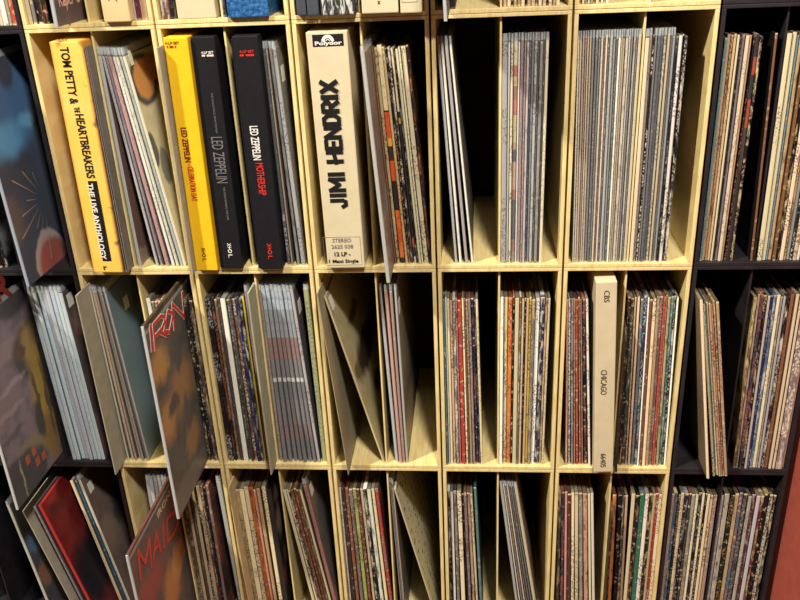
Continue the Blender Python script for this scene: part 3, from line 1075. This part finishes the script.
pack(2, -1, 'R', (72.5, 105), (23, 57.5), 'A A A A A A A.9 A', plastic=True, h=0.318, text=0.25, clamp=False,
     last=dict(cover=(52, 34, 36), ink=(190, 120, 96), tag=(0.01, 0.285), label='eighth silver plastic-sleeved record, dark cover showing, black crate at left, middle row'))
pulled('divider_card', 2, (115, 475), (76, 296), 0.0022, 'grey divider card standing proud in first pale crate, middle row', 'divider card', 'divider cards', mat=CARDM, h=0.33)
ob = pack(2, 0, 'L', (127, 150), (88.5, 105.5), 'C.7 _.2 T.9 T.8 T.9 H.7 V.6 S.7', text=0.2, h=0.318, plastic=True,
          last=dict(tag=(0.05, 0.262), label='record with plain blue-grey cover facing the pulled-out IRON sleeve'))
printed(ob[-1], 'blue_grey_cover', (84, 110, 122), [(132, 440, 12, 24, (58, 84, 100), 0.4), (137, 290, 12, 24, (62, 62, 62), 0.4)], spine=(176, 168, 164), noise_amt=0.25, second=(60, 80, 90))
pack(2, 0, 'R', (177, 218.5), (144.5, 200.5), 'W1.3 G.8* R.9 P.9 G.6* K.8 B.8 K K K.9= K.9 K D1* K.8*', h=0.302, text=0.5, wear=0.6)

q = pulled('vinyl_record', 2, (175.8, 519), (139, 321), 0.0045, 'pulled-out record with red IRON lettering on dark ochre cover', 'record', GROUPS[2], code='S', h=0.332, plastic=True)
printed(q, 'ochre_drapery_cover', (74, 60, 44),
        [(160, 365, 13, 26, (184, 130, 46), 0.4), (182, 385, 16, 40, (156, 106, 38), 0.3), (196, 370, 8, 30, (126, 92, 44), 0.5), (168, 420, 12, 36, (178, 124, 48), 0.35), (192, 436, 10, 30, (150, 104, 44), 0.35),
         (176, 352, 5, 26, (54, 42, 34), 0.6), (174, 404, 8, 13, (58, 46, 38), 0.5), (187, 412, 4, 30, (66, 50, 36), 0.5), (180, 450, 9, 11, (66, 54, 46), 0.5), (190, 480, 30, 16, (92, 80, 70), 0.6),
         (182, 500, 22, 22, (100, 88, 76), 0.6), (186, 330, 16, 12, (40, 36, 36), 0.6)],
        spine=(190, 190, 186), noise_scale=36, noise_amt=0.75, second=(24, 20, 18), warp=0.03)
xf = max(v.co.x for v in q.data.vertices) + 0.0003
for ch, bl, br, tl in (('I', (149, 352), (153, 347.5), (147.2, 328)), ('R', (154.5, 349), (165, 336), (152.3, 325)),
                       ('O', (164, 338), (173.5, 326), (162, 317)), ('N', (173.5, 329), (183.5, 317), (171.3, 304))):
    px_letter(q, ch, bl, br, tl, INKR, xf, INKW, 0.005)

pack(2, 1, 'L', (223.5, 266), (201.5, 243), 'K1.4 K.8* B.7* D.8 W1.3 D.7* D.6 B.8 N.9* K.7* Y.5', h=0.304)
ob = pack(2, 1, 'L', (266.8, 270.5), (243.5, 248), 'V1', clamp=False, plastic=True,
          last=dict(label='mauve record in clear sleeve just right of the thin yellow spine, second pale crate'))
pulled('divider_card', 2, (271.3, 475), (249.3, 293), 0.0030, 'grey-green divider card standing proud in second pale crate, middle row', 'divider card', 'divider cards', mat=GREEN_CARD, h=0.33)
ob = pack(2, 1, 'R', (279, 321), (257.5, 293), 'H.8 S* S* S* S* S* S* S.9* S.8', plastic=True, h=0.318, text=1.0,
          last=dict(cover=(40, 32, 38), tag=(0.015, 0.27), label='silver record with dark purple cover and price tag, second pale crate, middle row'))
for q in ob[1:-1]:
    bands(q, [(285, (170, 182, 192)), (310, (142, 148, 154)), (338, (140, 92, 78)), (360, (112, 104, 104)), (378, (206, 206, 200)), (382, (92, 88, 92)), (400, (112, 98, 98)), (420, (124, 96, 92)), (440, (104, 100, 106))], edge=(120, 120, 124))
ob = pack(2, 1, 'R', (323.5, 328.5), (302.5, 307.5), 'Q1', clamp=False, plastic=True, h=0.32,
          last=dict(cover=(120, 118, 84), tag=(0.012, 0.28), label='pale olive record in clear sleeve against the right side of second pale crate'))

pulled('divider_card', 2, (348, 475), (317, 293), 0.0016, 'thin grey divider sheet leaning left in third pale crate, middle row', 'divider card', 'divider cards', mat=plain('thin_grey_card', (150, 140, 112), 0.6, .3, .1, 20), h=0.328, push=0.0)
q = pulled('vinyl_record', 2, (384.5, 463), (322, 297.5), 0.003, 'beige record leaning steeply against the thin grey sheet, third pale crate', 'record', GROUPS[2], code='C', h=0.315)
printed(q, 'beige_dark_art_cover', (170, 158, 124),
        [(366, 345, 18, 46, (52, 40, 30), 0.55), (352, 312, 10, 18, (80, 66, 46), 0.4), (376, 300, 14, 20, (84, 64, 44), 0.4), (358, 372, 4, 26, (100, 86, 60), 0.4), (378, 380, 6, 30, (70, 54, 40), 0.4)],
        spine=(200, 184, 146), noise_scale=30, noise_amt=0.3, second=(110, 94, 66), warp=0.03)
y, z = on_face(q, 326, 298)
link('price_tag', box_mesh('price_tag', 0.0018, 0.0023, 0.012, 0.03, 0.285, 0.307), TAGM, q)
ob = pack(2, 2, 'R', (395, 408.5), (377, 397), 'S.9 _.2 P.9 P.8 _.1 S.7', plastic=True, h=0.318, text=0.2,
          last=dict(label='clear-sleeved record with brown marbled cover, third pale crate, middle row', tag=(0.012, 0.27)))
printed(ob[-1], 'brown_marbled_cover', (128, 110, 84), [(425, 340, 22, 130, (34, 28, 28), 0.55), (403, 292, 6, 18, (126, 112, 80), 0.5), (410, 410, 6, 34, (150, 126, 80), 0.5)],
        spine=(170, 168, 160), noise_scale=24, noise_amt=0.5, second=(92, 78, 62), warp=0.03)

ob = pack(2, 3, 'L', (443.5, 483.5), (439, 478), 'L.7* W.5 C.8 T.8 G.9* P.5* R1.3 C.6 B.5 T.7 G.8* N.9* K.4* C.8', h=0.302, wear=0.7, yf=0.003)
pack(2, 3, 'R', (498, 543.5), (498.3, 551), 'W.9 C1* O1.1 K.5* C1.1 B.5* C.7 K.4 T.7 Y.6 V.9* W1.1= N1.2* T.6* C.6', h=0.302, wear=0.7)
pack(2, 4, 'L', (565, 591), (566, 588.5), 'P.8 W.8 G.9* P.5 R1 O.7 V.6 K1.2* W.9', h=0.302, wear=0.6)
o, t, h = box_set(2, (593.8, 472.5), (613, 471.5), (596, 282.5), 'cream box set lettered CBS and CHICAGO, fifth pale crate, middle row', CRM)
INKD = plain('dark_brown_print', (70, 56, 44), 0.5)
spine_text(o, 'CBS', INKD, (607, 290.5), (606.6, 302), 0.008, -1, 0.0)
spine_text(o, 'CHICAGO', INKD, (604, 370), (603.4, 394.5), 0.009, -1, 0.0)
spine_text(o, '66405', INKD, (603.3, 453.5), (603, 467), 0.0085, -1, 0.0)
ob = pack(2, 4, 'R', (618.5, 670.5), (628, 679.5), 'K1* D1.1* T.6 _.2 C.8 _.2 L1* N1* W.5 B1 C1.1 T1 V1 R.8 T.5* T.9* L1* K.7* W.6', h=0.302, wear=0.6, clamp=True)
z = -2 * H + PT
xa, xb2 = x_at(612, -0.014, z), x_at(619.5, -0.014, z + 0.27)
record('vinyl_record', xa, xb2, -0.014, 2, 0.003, 'K', 'dark record with rounded top corner right of the CHICAGO box', GROUPS[2], 0.262, corner=0.03, text=0, wear=0.2, cover=(60, 40, 26))
ITEMS[-1]['half'], ITEMS[-1]['bias'] = 'R', -0.05

pack(2, 5, 'L', (712.5, 730), (699.5, 719.5), 'C1.2 L.7 C.7 T1 P.6 B.9* T1.3', h=0.308, yf=-0.020, wear=0.7)
pulled('vinyl_record', 2, (706.7, 479), (693.2, 290), 0.0042, 'cream record pulled forward, leftmost of the leaning bunch in black crate at right', 'record', GROUPS[2], code='C', h=0.315, wear=0.5, cover=(126, 108, 84))
ITEMS[-1]['bias'] = -0.03
pack(2, 5, 'R', (733, 787.5), (755, 826), 'B.9* H.6* N.9* K.9* S.7 N.8 U.9* C1 G.6 S.7 K1.1* B1.1 C.9 _.2 C.8 V2.2* P.6', h=0.305, yf=0.002)

# ------------------------------------------------------------------ bottom row
q = pulled('vinyl_record', 3, (64, 645), (0, 525), 0.0045, 'leaning record with dark blue and rust cover, black crate at left, bottom row', 'record', GROUPS[3], code='W', h=0.318, plastic=True)
printed(q, 'blue_rust_cover', (20, 22, 34), [(24, 545, 12, 16, (50, 86, 120), 0.4), (38, 575, 10, 26, (120, 70, 44), 0.5), (8, 495, 14, 20, (22, 20, 34), 0.5)],
        spine=(190, 186, 170), noise_scale=22, noise_amt=0.5, second=(8, 8, 14))
z = -3 * H + PT


def bottom_leaner(name, top_px, low_px, t, label, cat, code='S', mat=None, plastic=False, cover=None, y=None, h=0.318, art=0.0):
    """a sleeve whose foot is below the frame: two points of its front edge"""
    if y is None:
        y = hit(top_px[0], top_px[1], 2, z + h).y
    a, b = hit(low_px[0], low_px[1], 1, y), hit(top_px[0], top_px[1], 1, y)
    k = (b.x - a.x) / (b.z - a.z)
    xb_ = a.x + k * (z - a.z)
    xt_ = xb_ + k * h
    o = record(name, xb_ + t / 2, xt_ + t / 2, y, 3, t, code, label, GROUPS[3] if cat == 'record' else 'divider cards', h, text=0.0, plastic=plastic, mat=mat, cover=cover, art=art, wear=0.3)
    o['category'] = cat
    return o


bottom_leaner('divider_card', (20.5, 509), (69, 600), 0.0024, 'grey divider card beside the red spine, black crate at left, bottom row', 'divider card', mat=CARDM, y=-0.073, h=0.316)
ITEMS[-1]['bias'] = -0.03
bottom_leaner('vinyl_record', (27, 495), (78, 595), 0.0038, 'grey-blue record just left of the red one, black crate at left', 'record', code='G', y=-0.064)
q = bottom_leaner('vinyl_record', (31, 493), (85, 596), 0.0055, 'bright red record with red and black cover, black crate at left, bottom row', 'record', code='R', y=-0.060)
printed(q, 'red_black_cover', (120, 32, 30), [(100, 560, 42, 70, (22, 20, 30), 0.5), (50, 490, 18, 16, (150, 38, 32), 0.4), (66, 480, 16, 24, (90, 16, 18), 0.4)],
        spine=(168, 48, 42), noise_scale=20, noise_amt=0.6, second=(30, 14, 18))
for k, (tx, lx, tt, code, lab) in enumerate(((69.5, 118.5, 0.0052, 'C', 'cream record, first of the leaning bunch in black crate at left, bottom row'),
                                             (74.5, 123.8, 0.0032, 'U', 'teal-blue record in the leaning bunch, black crate at left, bottom row'),
                                             (78, 127.2, 0.0045, 'W', 'white record with brown dark-lettered cover, black crate at left, bottom row'))):
    q = bottom_leaner('vinyl_record', (tx, 481), (lx, 600), tt, lab, 'record', code=code, y=0.006 + 0.001 * k, h=0.316, plastic=(k == 2))
printed(q, 'brown_art_cover', (104, 74, 52), [(120, 500, 16, 24, (30, 24, 28), 0.5), (110, 530, 12, 40, (124, 96, 70), 0.3), (128, 560, 8, 30, (70, 46, 40), 0.4)],
        spine=(214, 206, 186), noise_scale=26, noise_amt=0.5, second=(52, 36, 32))
link('price_tag', box_mesh('price_tag', 0.0028, 0.0034, 0.012, 0.028, 0.278, 0.298), TAGM, q)

pack(3, 0, 'L', (166, 192), (144.5, 168), 'S S S S S S', plastic=True, h=0.318, text=0.1)
b1 = hit(125, 555, 2, z + 0.33)
q = record('vinyl_record', b1.x + .002, b1.x + .002, b1.y, 3, 0.0045, 'S', 'pulled-out record with red MAID lettering on fiery cover, bottom row', GROUPS[3], 0.328, text=0, plastic=True)
printed(q, 'fiery_cover', (104, 66, 54),
        [(150, 592, 24, 30, (160, 54, 40), 0.4), (172, 590, 12, 40, (200, 124, 52), 0.4), (178, 560, 10, 26, (206, 146, 64), 0.4), (190, 575, 9, 50, (64, 38, 24), 0.6), (184, 545, 7, 16, (150, 96, 44), 0.5),
         (146, 545, 10, 24, (92, 62, 56), 0.6)],
        spine=(186, 182, 176), noise_scale=34, noise_amt=0.5, second=(84, 34, 24), warp=0.03)
xf = max(v.co.x for v in q.data.vertices) + 0.0003
for ch, bl, br, tl in (('M', (140, 579), (151, 566.5), (137.5, 551)), ('A', (153, 560), (160, 551), (152, 537)), ('I', (162.6, 548), (164.2, 546), (161.5, 526)),
                       ('D', (167.3, 541), (177, 529), (166.3, 519))):
    px_letter(q, ch, bl, br, tl, plain('brick_red_print', (206, 70, 58), .5), xf, None, 0.0062)
a2 = on_face(q, 158, 519)
face_lettering(q, 'IRON', plain('cream_print', (200, 180, 130), .5), a2[0], a2[0] + 0.062, a2[1], a2[1] + 0.012, xf, 0.02)
pack(3, 0, 'R', (200, 229), (171, 207.5), 'B.9 D.6 T.8 D.6 T.9 K.5 T1 M.7 K.5 V.8*', h=0.305)
ob = pack(3, 0, 'R', (241.5, 246.5), (215, 219.5), 'S1', clamp=False, plastic=True, h=0.318, last=dict(cover=(90, 84, 74), label='silver white record leaning alone at the right of first pale crate, bottom row'))

bottom_leaner('divider_card', (224.5, 490), (250, 600), 0.0022, 'beige divider card standing proud in second pale crate, bottom row', 'divider card', mat=BUFF, y=-0.02, h=0.322)
ob = pack(3, 1, 'L', (255.5, 291), (231.5, 271), 'T1= C1.2= C1.1= O1.3* P.6 T.9 _.3 C1 _.2 K1.2*', h=0.302, wear=0.5,
          last=dict(label='black record with pale figure marks on its dark cover, second pale crate, bottom row'))
printed(ob[-1], 'black_pale_marks_cover', (24, 22, 24), [(279, 520, 4, 26, (120, 106, 88), 0.3), (287, 545, 5, 20, (106, 94, 80), 0.3), (277, 490, 5, 14, (92, 84, 60), 0.4), (285, 575, 3, 14, (110, 40, 40), 0.4)],
        spine=(40, 36, 36), noise_scale=40, noise_amt=0.3, warp=0.03)
ob = pack(3, 1, 'R', (317, 337), (281.5, 301), 'C1 C.7= K.5* B.9* B.9* B.9* C.7', h=0.302, wear=0.5, clamp=False)
ob = pack(3, 1, 'R', (338.5, 342.5), (302.5, 306.5), 'R1', clamp=False, plastic=True, h=0.312,
          last=dict(cover=(48, 46, 44), tag=(0.012, 0.28), label='thin red record with grey-black cover, second pale crate, bottom row'))
pack(3, 2, 'L', (351, 396.5), (337.5, 377.8), 'W.5 D1 B.9* G1* Q1= M.8* C.8 K1* W1* C.9 R.9', h=0.304, wear=0.6)
pack(3, 2, 'L', (402, 407), (382.5, 386), 'V.9 G.8 T.7', h=0.308, plastic=True, clamp=False)
q = bottom_leaner('vinyl_record', (385.5, 478.5), (414.5, 560), 0.003, 'beige record with lines of small dark print leaning right, third pale crate', 'record', code='C', y=0.003, h=0.315)
m, nt, p = new_mat('beige_printed_back')
tc = node(nt, 'ShaderNodeTexCoord')
br = node(nt, 'ShaderNodeTexNoise', i_Scale=1.0, i_Detail=2.0)
mp = node(nt, 'ShaderNodeMapping')
mp.inputs['Scale'].default_value = (1, 90, 60)
nt.links.new(tc.outputs['Object'], mp.inputs[0])
nt.links.new(mp.outputs[0], br.inputs['Vector'])
wv = node(nt, 'ShaderNodeTexWave', wave_type='BANDS', bands_direction='Z', i_Scale=26.0)
nt.links.new(tc.outputs['Object'], wv.inputs['Vector'])
wy = node(nt, 'ShaderNodeTexWave', wave_type='BANDS', bands_direction='Y', i_Scale=10.0)
nt.links.new(tc.outputs['Object'], wy.inputs['Vector'])
f = math_n(nt, 'MULTIPLY', ramp(nt, br.outputs[0], 0.50, 0.56), math_n(nt, 'MULTIPLY', ramp(nt, wv.outputs['Fac'], 0.55, 0.7), ramp(nt, wy.outputs['Fac'], 0.4, 0.6)))
nt.links.new(mixc(nt, f, lin((182, 174, 142)), lin((70, 62, 50))), p.inputs['Base Color'])
p.inputs['Roughness'].default_value = 0.6
q.material_slots[0].material = m

ob = pack(3, 3, 'L', (450.5, 480), (445, 472.5), 'K.8* W.8 G1* C1.3= _.2 K.3 V.9* T.9* C.7', h=0.300, wear=0.7)
pack(3, 3, 'L', (481, 484), (473.5, 476.5), 'L1', clamp=True, last=dict(label='dark teal record against the cream ones, fourth pale crate, bottom row', cover=(30, 60, 64)))
ob = pack(3, 3, 'R', (518, 541), (498.5, 516.5), 'S1.2 W.6 D.9* C.5 D.7 D.7 D.7 C1.3', plastic=True, h=0.318, text=0.2, last=dict(cover=(130, 104, 74), label='tan record, rightmost of the leaning plastic-sleeved bunch, fourth pale crate'))
pack(3, 4, 'L', (555.5, 596), (556.5, 594), 'D.9* N.9* P.7 M.9 C.9 C1 G1.1* P1.2* C.8 W.8', h=0.302, wear=0.6)
ob = pack(3, 4, 'R', (606, 654.5), (613, 664.5), 'O1* _.3 K.9 D.7* T.7 _.7 C1 K1* E1.3 W1 K1* T.6 R.8 C.8', h=0.302, wear=0.5, clamp=False)
xa, xb2 = x_at(600, -0.014, z), x_at(606.5, -0.014, z + 0.27)
record('vinyl_record', xa, xb2, -0.014, 3, 0.003, 'K', 'dark record with rounded top corner at the divider, fifth pale crate, bottom row', GROUPS[3], 0.285, corner=0.03, text=0, wear=0.2, cover=(60, 40, 26))
ITEMS[-1]['half'], ITEMS[-1]['bias'] = 'R', -0.05
pack(3, 5, 'L', (655.5, 699.5), (670.5, 718.5), 'H.9 U.9* K.5 C.9 K1.1* D.6 Z1* C.8 K.9* C.7 K.4 C.8 C.8 H1', h=0.304, wear=0.6)
pack(3, 5, 'R', (702, 752), (720, 778), 'G.8 Z1.3* K1.1 T1.1 U.9* D1 S.9 M1* S1 M.9* K1.1 B1* K.7*', h=0.304, wear=0.6)

# ------------------------------------------------------------------ cut-off top row
pack(0, -1, 'R', (-24, 20.5), None, 'K D* C G K* C.8 W1.2 H.7 R1.1', wear=0.5, yf=0.002, jit=0.002)
pack(0, 0, 'L', (25.5, 50), None, 'C.8 G.8 K1.2* K1.3*', wear=0.5)
q = pulled('vinyl_record', 0, (54.5, 27.5), (49.5, 1), 0.005, 'pulled-out maroon record in clear sleeve with pale lettering, cut-off top row', 'record', GROUPS[0], code='S', h=0.318, plastic=True)
q.rotation_euler = (0, 0, 0)
printed(q, 'maroon_cover', (96, 58, 50), [(96, 8, 16, 20, (54, 38, 44), 0.5), (60, 14, 8, 14, (62, 46, 44), 0.5)], spine=(170, 172, 174), noise_scale=30, noise_amt=0.4, second=(60, 36, 36))
xf = max(v.co.x for v in q.data.vertices) + 0.0003
y0, z0 = on_face(q, 60, 10.5)
y1, z1 = on_face(q, 96, 5.5)
face_lettering(q, "Kaper Of Ole's", plain('dusty_pink_print', (222, 178, 152), .5), y0, y1, z0 - 0.002, z0 + 0.024, xf, 0.0)
y2, z2 = on_face(q, 86.5, 14.5)
face_lettering(q, 'tn', plain('dusty_tan_print', (150, 112, 90), .5), y2, y2 + .015, z2, z2 + .006, xf, 0.0)

LEAFM = plain('beige_board', (206, 178, 132), 0.6, 0.3, 0.06, 40)
o, t, h = box_set(0, (104.5, 22.8), (131, 22), None, 'beige box set with small leaf mark, first pale crate, cut-off top row', LEAFM, h=0.318)
for dx, dz, a in ((-0.006, 0.034, 0.5), (0.002, 0.033, -0.2), (0.009, 0.036, -0.8)):
    bm = bmesh.new()
    pts = [(dx, dz), (dx + .003, dz - .008), (dx + 0.001 - a * .006, dz - .016), (dx - .003, dz - .008)]
    bm.faces.new([bm.verts.new((x + (0.001 * a), -0.0003, zz + 0.008)) for x, zz in pts])
    me = bpy.data.meshes.new('leaf_print')
    bm.to_mesh(me)
    bm.free()
    link('leaf_print', me, INKG, o)
pack(0, 0, 'R', (131.5, 148.5), None, 'S.4 M1.2 T2', wear=0.3)
pack(0, 1, 'L', (156, 175), None, 'B2.4* K1', wear=0.2, text=0)
o, t, h = box_set(0, (178, 19.5), (216.5, 18.8), None, 'plain cream box set left of the blue one, cut-off top row', CRM, h=0.32)
pack(0, 1, 'R', (218, 226), None, 'K1* D.6 K.5', wear=0.2)
m, nt, p = new_mat('blue_leather_board')
tc = node(nt, 'ShaderNodeTexCoord')
ns = node(nt, 'ShaderNodeTexNoise', i_Scale=180.0, i_Detail=3.0)
nt.links.new(tc.outputs['Object'], ns.inputs['Vector'])
bp = node(nt, 'ShaderNodeBump', i_Strength=0.9, i_Distance=0.002)
nt.links.new(ns.outputs[0], bp.inputs['Height'])
nt.links.new(bp.outputs[0], p.inputs['Normal'])
nt.links.new(mixc(nt, ramp(nt, ns.outputs[0], .35, .7), lin((22, 66, 118)), lin((58, 112, 164))), p.inputs['Base Color'])
p.inputs['Roughness'].default_value = 0.35
box_set(0, (228, 18.3), (269, 17.6), None, 'blue textured leather-like box set, second pale crate, cut-off top row', m, h=0.318)
GB = plain('slate_board', (64, 66, 74), 0.5, 0.4, 0.15, 60)
box_set(0, (297, 16), (306.5, 16), None, 'narrow slate grey box set, left of a pair, third pale crate', GB, h=0.316)
box_set(0, (307.5, 16), (319, 15.6), None, 'slate grey box set, right of a pair, third pale crate', GB, h=0.316)
m, nt, p = new_mat('black_white_printed_board')
tc = node(nt, 'ShaderNodeTexCoord')
mp = node(nt, 'ShaderNodeMapping')
mp.inputs['Rotation'].default_value = (0, 0.7, 0)
mp.inputs['Scale'].default_value = (260, 40, 50)
nt.links.new(tc.outputs['Object'], mp.inputs[0])
ns = node(nt, 'ShaderNodeTexNoise', i_Scale=1.0, i_Detail=4.0, i_Distortion=1.2)
nt.links.new(mp.outputs[0], ns.inputs['Vector'])
nt.links.new(mixc(nt, ramp(nt, ns.outputs[0], .48, .6), lin((44, 42, 42)), lin((190, 190, 184))), p.inputs['Base Color'])
box_set(0, (321, 15.6), (355.5, 14.8), None, 'black and white streaky patterned box set, third pale crate, cut-off top row', m, h=0.318)
o, t, h = box_set(0, (362, 14.2), (398.5, 13.4), None, 'wider cream box set of two, third pale crate, cut-off top row', CRM, h=0.318)
lettering(o, 'x', INKK, -0.001, 0.0135, 0.0035, 0.004, 0, bold=.03)
o, t, h = box_set(0, (400.5, 13.6), (422.3, 13), None, 'narrower cream box set with framed label, third pale crate, cut-off top row', CRM, h=0.318)
for xa, xb_, za, zb in ((-.012, .008, .013, .0135), (.0075, .008, .013, .045), (-.012, -.0115, .013, .045)):
    link('label_border', box_mesh('label_border', xa, xb_, -0.0003, 0.0003, za, zb), INKG, o)
lettering(o, 'II II', INKK, -0.005, 0.022, 0.009, 0.008, 0, bold=.03)
pack(0, 3, 'L', (440.5, 446), None, 'K1', wear=0.1)
q = pulled('vinyl_record', 0, (455, 21.3), (451, 2), 0.004, 'pulled-out record in shiny clear sleeve, fourth pale crate, cut-off top row', 'record', GROUPS[0], code='S', h=0.322, plastic=True, cover=(74, 66, 60))
q.rotation_euler = (0, 0, 0)
pack(0, 3, 'R', (503, 560), None, 'T C K.5 T T.9 C K.5 T C B.7 C T K.5 C T.8 C', wear=0.6)
pack(0, 4, 'L', (577, 609), None, 'D C G.8 C T B C.9 K.5 C G.8 C', wear=0.6)
pack(0, 4, 'R', (647, 715), None, 'W H.8 C K.7 C W.6 N1.2 D.8 W K.8 W C.8 K W.7 K W K.8 D', wear=0.6)
pack(0, 5, 'L', (727, 765), None, 'D K B.8 K D K', wear=0.3)

# ------------------------------------------------------------------ settle the rows so that nothing cuts into its neighbour
def settle():
    bins = {}
    for it in ITEMS:
        mid = (it['xb'] + it['xt']) / 2
        c = math.floor(mid / W)
        half = it.get('half') or ('L' if mid < div_x(c) else 'R')
        if (c, it['r']) == OPEN_CRATE:
            half = 'LR'
        bins.setdefault((c, it['r'], half), []).append(it)
    for (c, r, half), its in bins.items():
        lo, hi = comp(c, half[0])[0], comp(c, half[-1])[1]
        its.sort(key=lambda i: i['xb'] + i['xt'] + i.get('bias', 0))
        for i in its:
            i['hw'] = i['t'] / 2 + (0.00036 if i['plastic'] else 0.0001)
            if any(ch.name.startswith('slipcase_flap') for ch in i['o'].children):
                i['hl'] = i['hw'] + 0.0033
            if any(ch.name.split('.')[0] in ('price_tag', 'lettering', 'window_print', 'spark_print') for ch in i['o'].children) and not i['fixed']:
                i['hr'] = i['hw'] + 0.0012
        for it_n in range(400):
            worst = 0.0
            for i in its:
                if i['fixed']:
                    continue
                for key in ('xb', 'xt'):
                    pad = (0.0001 + (0.032 * abs(i['xt'] - i['xb']) if i['plastic'] and key == 'xt' else 0.0)
                           + i['hw'] * 0.04)
                    i[key] = min(max(i[key], lo + i.get('hl', i['hw']) + pad), hi - i.get('hr', i['hw']) - pad)
            for a, b in zip(its, its[1:]):
                ca = math.sqrt(max(0.5, 1 - ((a['xt'] - a['xb']) / a['h']) ** 2))
                cb = math.sqrt(max(0.5, 1 - ((b['xt'] - b['xb']) / b['h']) ** 2))
                hm = min(a['h'] * ca, b['h'] * cb)
                need = a.get('hr', a['hw']) / ca + b.get('hl', b['hw']) / cb + 0.00012
                for key, ka, kb in (('xb', 0, 0), ('xt', hm / (a['h'] * ca), hm / (b['h'] * cb))):
                    xa = a['xb'] + (a['xt'] - a['xb']) * ka
                    xb_ = b['xb'] + (b['xt'] - b['xb']) * kb
                    ov = xa + need - xb_
                    if ov > 0:
                        worst = max(worst, ov)
                        wa, wb = (0, 1) if a['fixed'] else (1, 0) if b['fixed'] else (.5, .5)
                        a[key] -= ov * wa
                        b[key] += ov * wb
            if worst < 0.00005:
                break
            if it_n > 150 and it_n % 10 == 0:          # too full: thinner sleeves
                for i in its:
                    if not i['fixed'] and len(i['o'].children) <= (1 if i['plastic'] else 0) and i['o'].data.name.startswith('jacket'):
                        d = i['t'] * 0.04
                        i['t'] -= d
                        i['hw'] -= d / 2
                        i['thin'] = True
        for i in its:
            if i['fixed']:
                continue
            o = i['o']
            if i.get('thin'):
                sl = o.material_slots[0].material
                o.data = jacket_mesh(i['t'], i['h'], corner=i['corner'])
                if not o.data.materials:
                    o.data.materials.append(sl)
                o.material_slots[0].link = 'OBJECT'
                o.material_slots[0].material = sl
                for ch in o.children:
                    ch.data = plastic_mesh(i['t'])
                    if not ch.data.materials:
                        ch.data.materials.append(POLY)
                    ch.material_slots[0].link = 'OBJECT'
                    ch.material_slots[0].material = POLY
            lean = math.asin(max(-0.5, min(0.5, (i['xt'] - i['xb']) / i['h'])))
            o.rotation_euler = (0, lean, 0)
            o.location.x = i['xb']
            o.location.z = -r * H + PT + (i['t'] / 2 + 0.0004) * abs(math.sin(lean)) + 0.0003


settle()

# ------------------------------------------------------------------ the narrowest slivers of records: one mass
KEEP = 300


def merge_slivers():
    bpy.context.view_layer.update()
    dg = bpy.context.evaluated_depsgraph_get()
    seen = {}
    for j in range(1, 600, 5):
        for i in range(1, 800, 2):
            d = ray(i + 0.5, j + 0.5)
            ok, loc, nrm, idx, ob, mw = SC.ray_cast(dg, CAM, d.normalized())
            if ok:
                while ob.parent is not None:
                    ob = ob.parent
                seen[ob.name] = seen.get(ob.name, 0) + 1
    recs = [o for o in bpy.data.objects if o.parent is None and o.get('category') == 'record']
    recs.sort(key=lambda o: -seen.get(o.name, 0))
    special = [o for o in recs if o.material_slots[0].material != CARD or any(c.name.split('.')[0] != 'plastic_sleeve' for c in o.children)]
    few = [o for o in recs if o not in special]
    few = few[KEEP - len(special):]
    gone = [o for o in few if seen.get(o.name, 0) == 0]
    V, F, MI, A = [], [], [], {k: [] for k in ('spine_color', 'ink_color', 'cover_color', 'mottle', 'print_amount', 'wear', 'print_seed', 'sleeve_height', 'sleeve_position')}
    for o in few:
        if o not in gone:
            for ob, mi in [(o, 0)] + [(c, 1) for c in o.children]:
                n0 = len(V)
                vals = {k: (tuple(o[k]) if 'color' in k else float(o[k])) for k in A if k != 'sleeve_position'}
                for v in ob.data.vertices:
                    V.append(o.matrix_world @ v.co)
                    for k in A:
                        A[k].append(tuple(v.co) if k == 'sleeve_position' else vals[k])
                for f in ob.data.polygons:
                    F.append([n0 + k for k in f.vertices])
                    MI.append(mi)
        for c in list(o.children):
            bpy.data.objects.remove(c)
        bpy.data.objects.remove(o)
    me = bpy.data.meshes.new('record_rows')
    me.from_pydata(V, [], F)
    me.materials.append(CARD_MANY)
    me.materials.append(POLY_MANY)
    me.polygons.foreach_set('material_index', MI)
    for k, vals in A.items():
        if 'color' in k:
            at = me.attributes.new(k, 'FLOAT_COLOR', 'POINT')
            at.data.foreach_set('color', [x for v in vals for x in (v[0], v[1], v[2], 1.0)])
        elif k == 'sleeve_position':
            at = me.attributes.new(k, 'FLOAT_VECTOR', 'POINT')
            at.data.foreach_set('vector', [x for v in vals for x in v])
        else:
            at = me.attributes.new(k, 'FLOAT', 'POINT')
            at.data.foreach_set('value', vals)
    o = bpy.data.objects.new('vinyl_record_rows', me)
    COL.objects.link(o)
    tag(o, 'the narrowest record spines packed between the others along every row of crates', 'records', None, 'stuff')


merge_slivers()
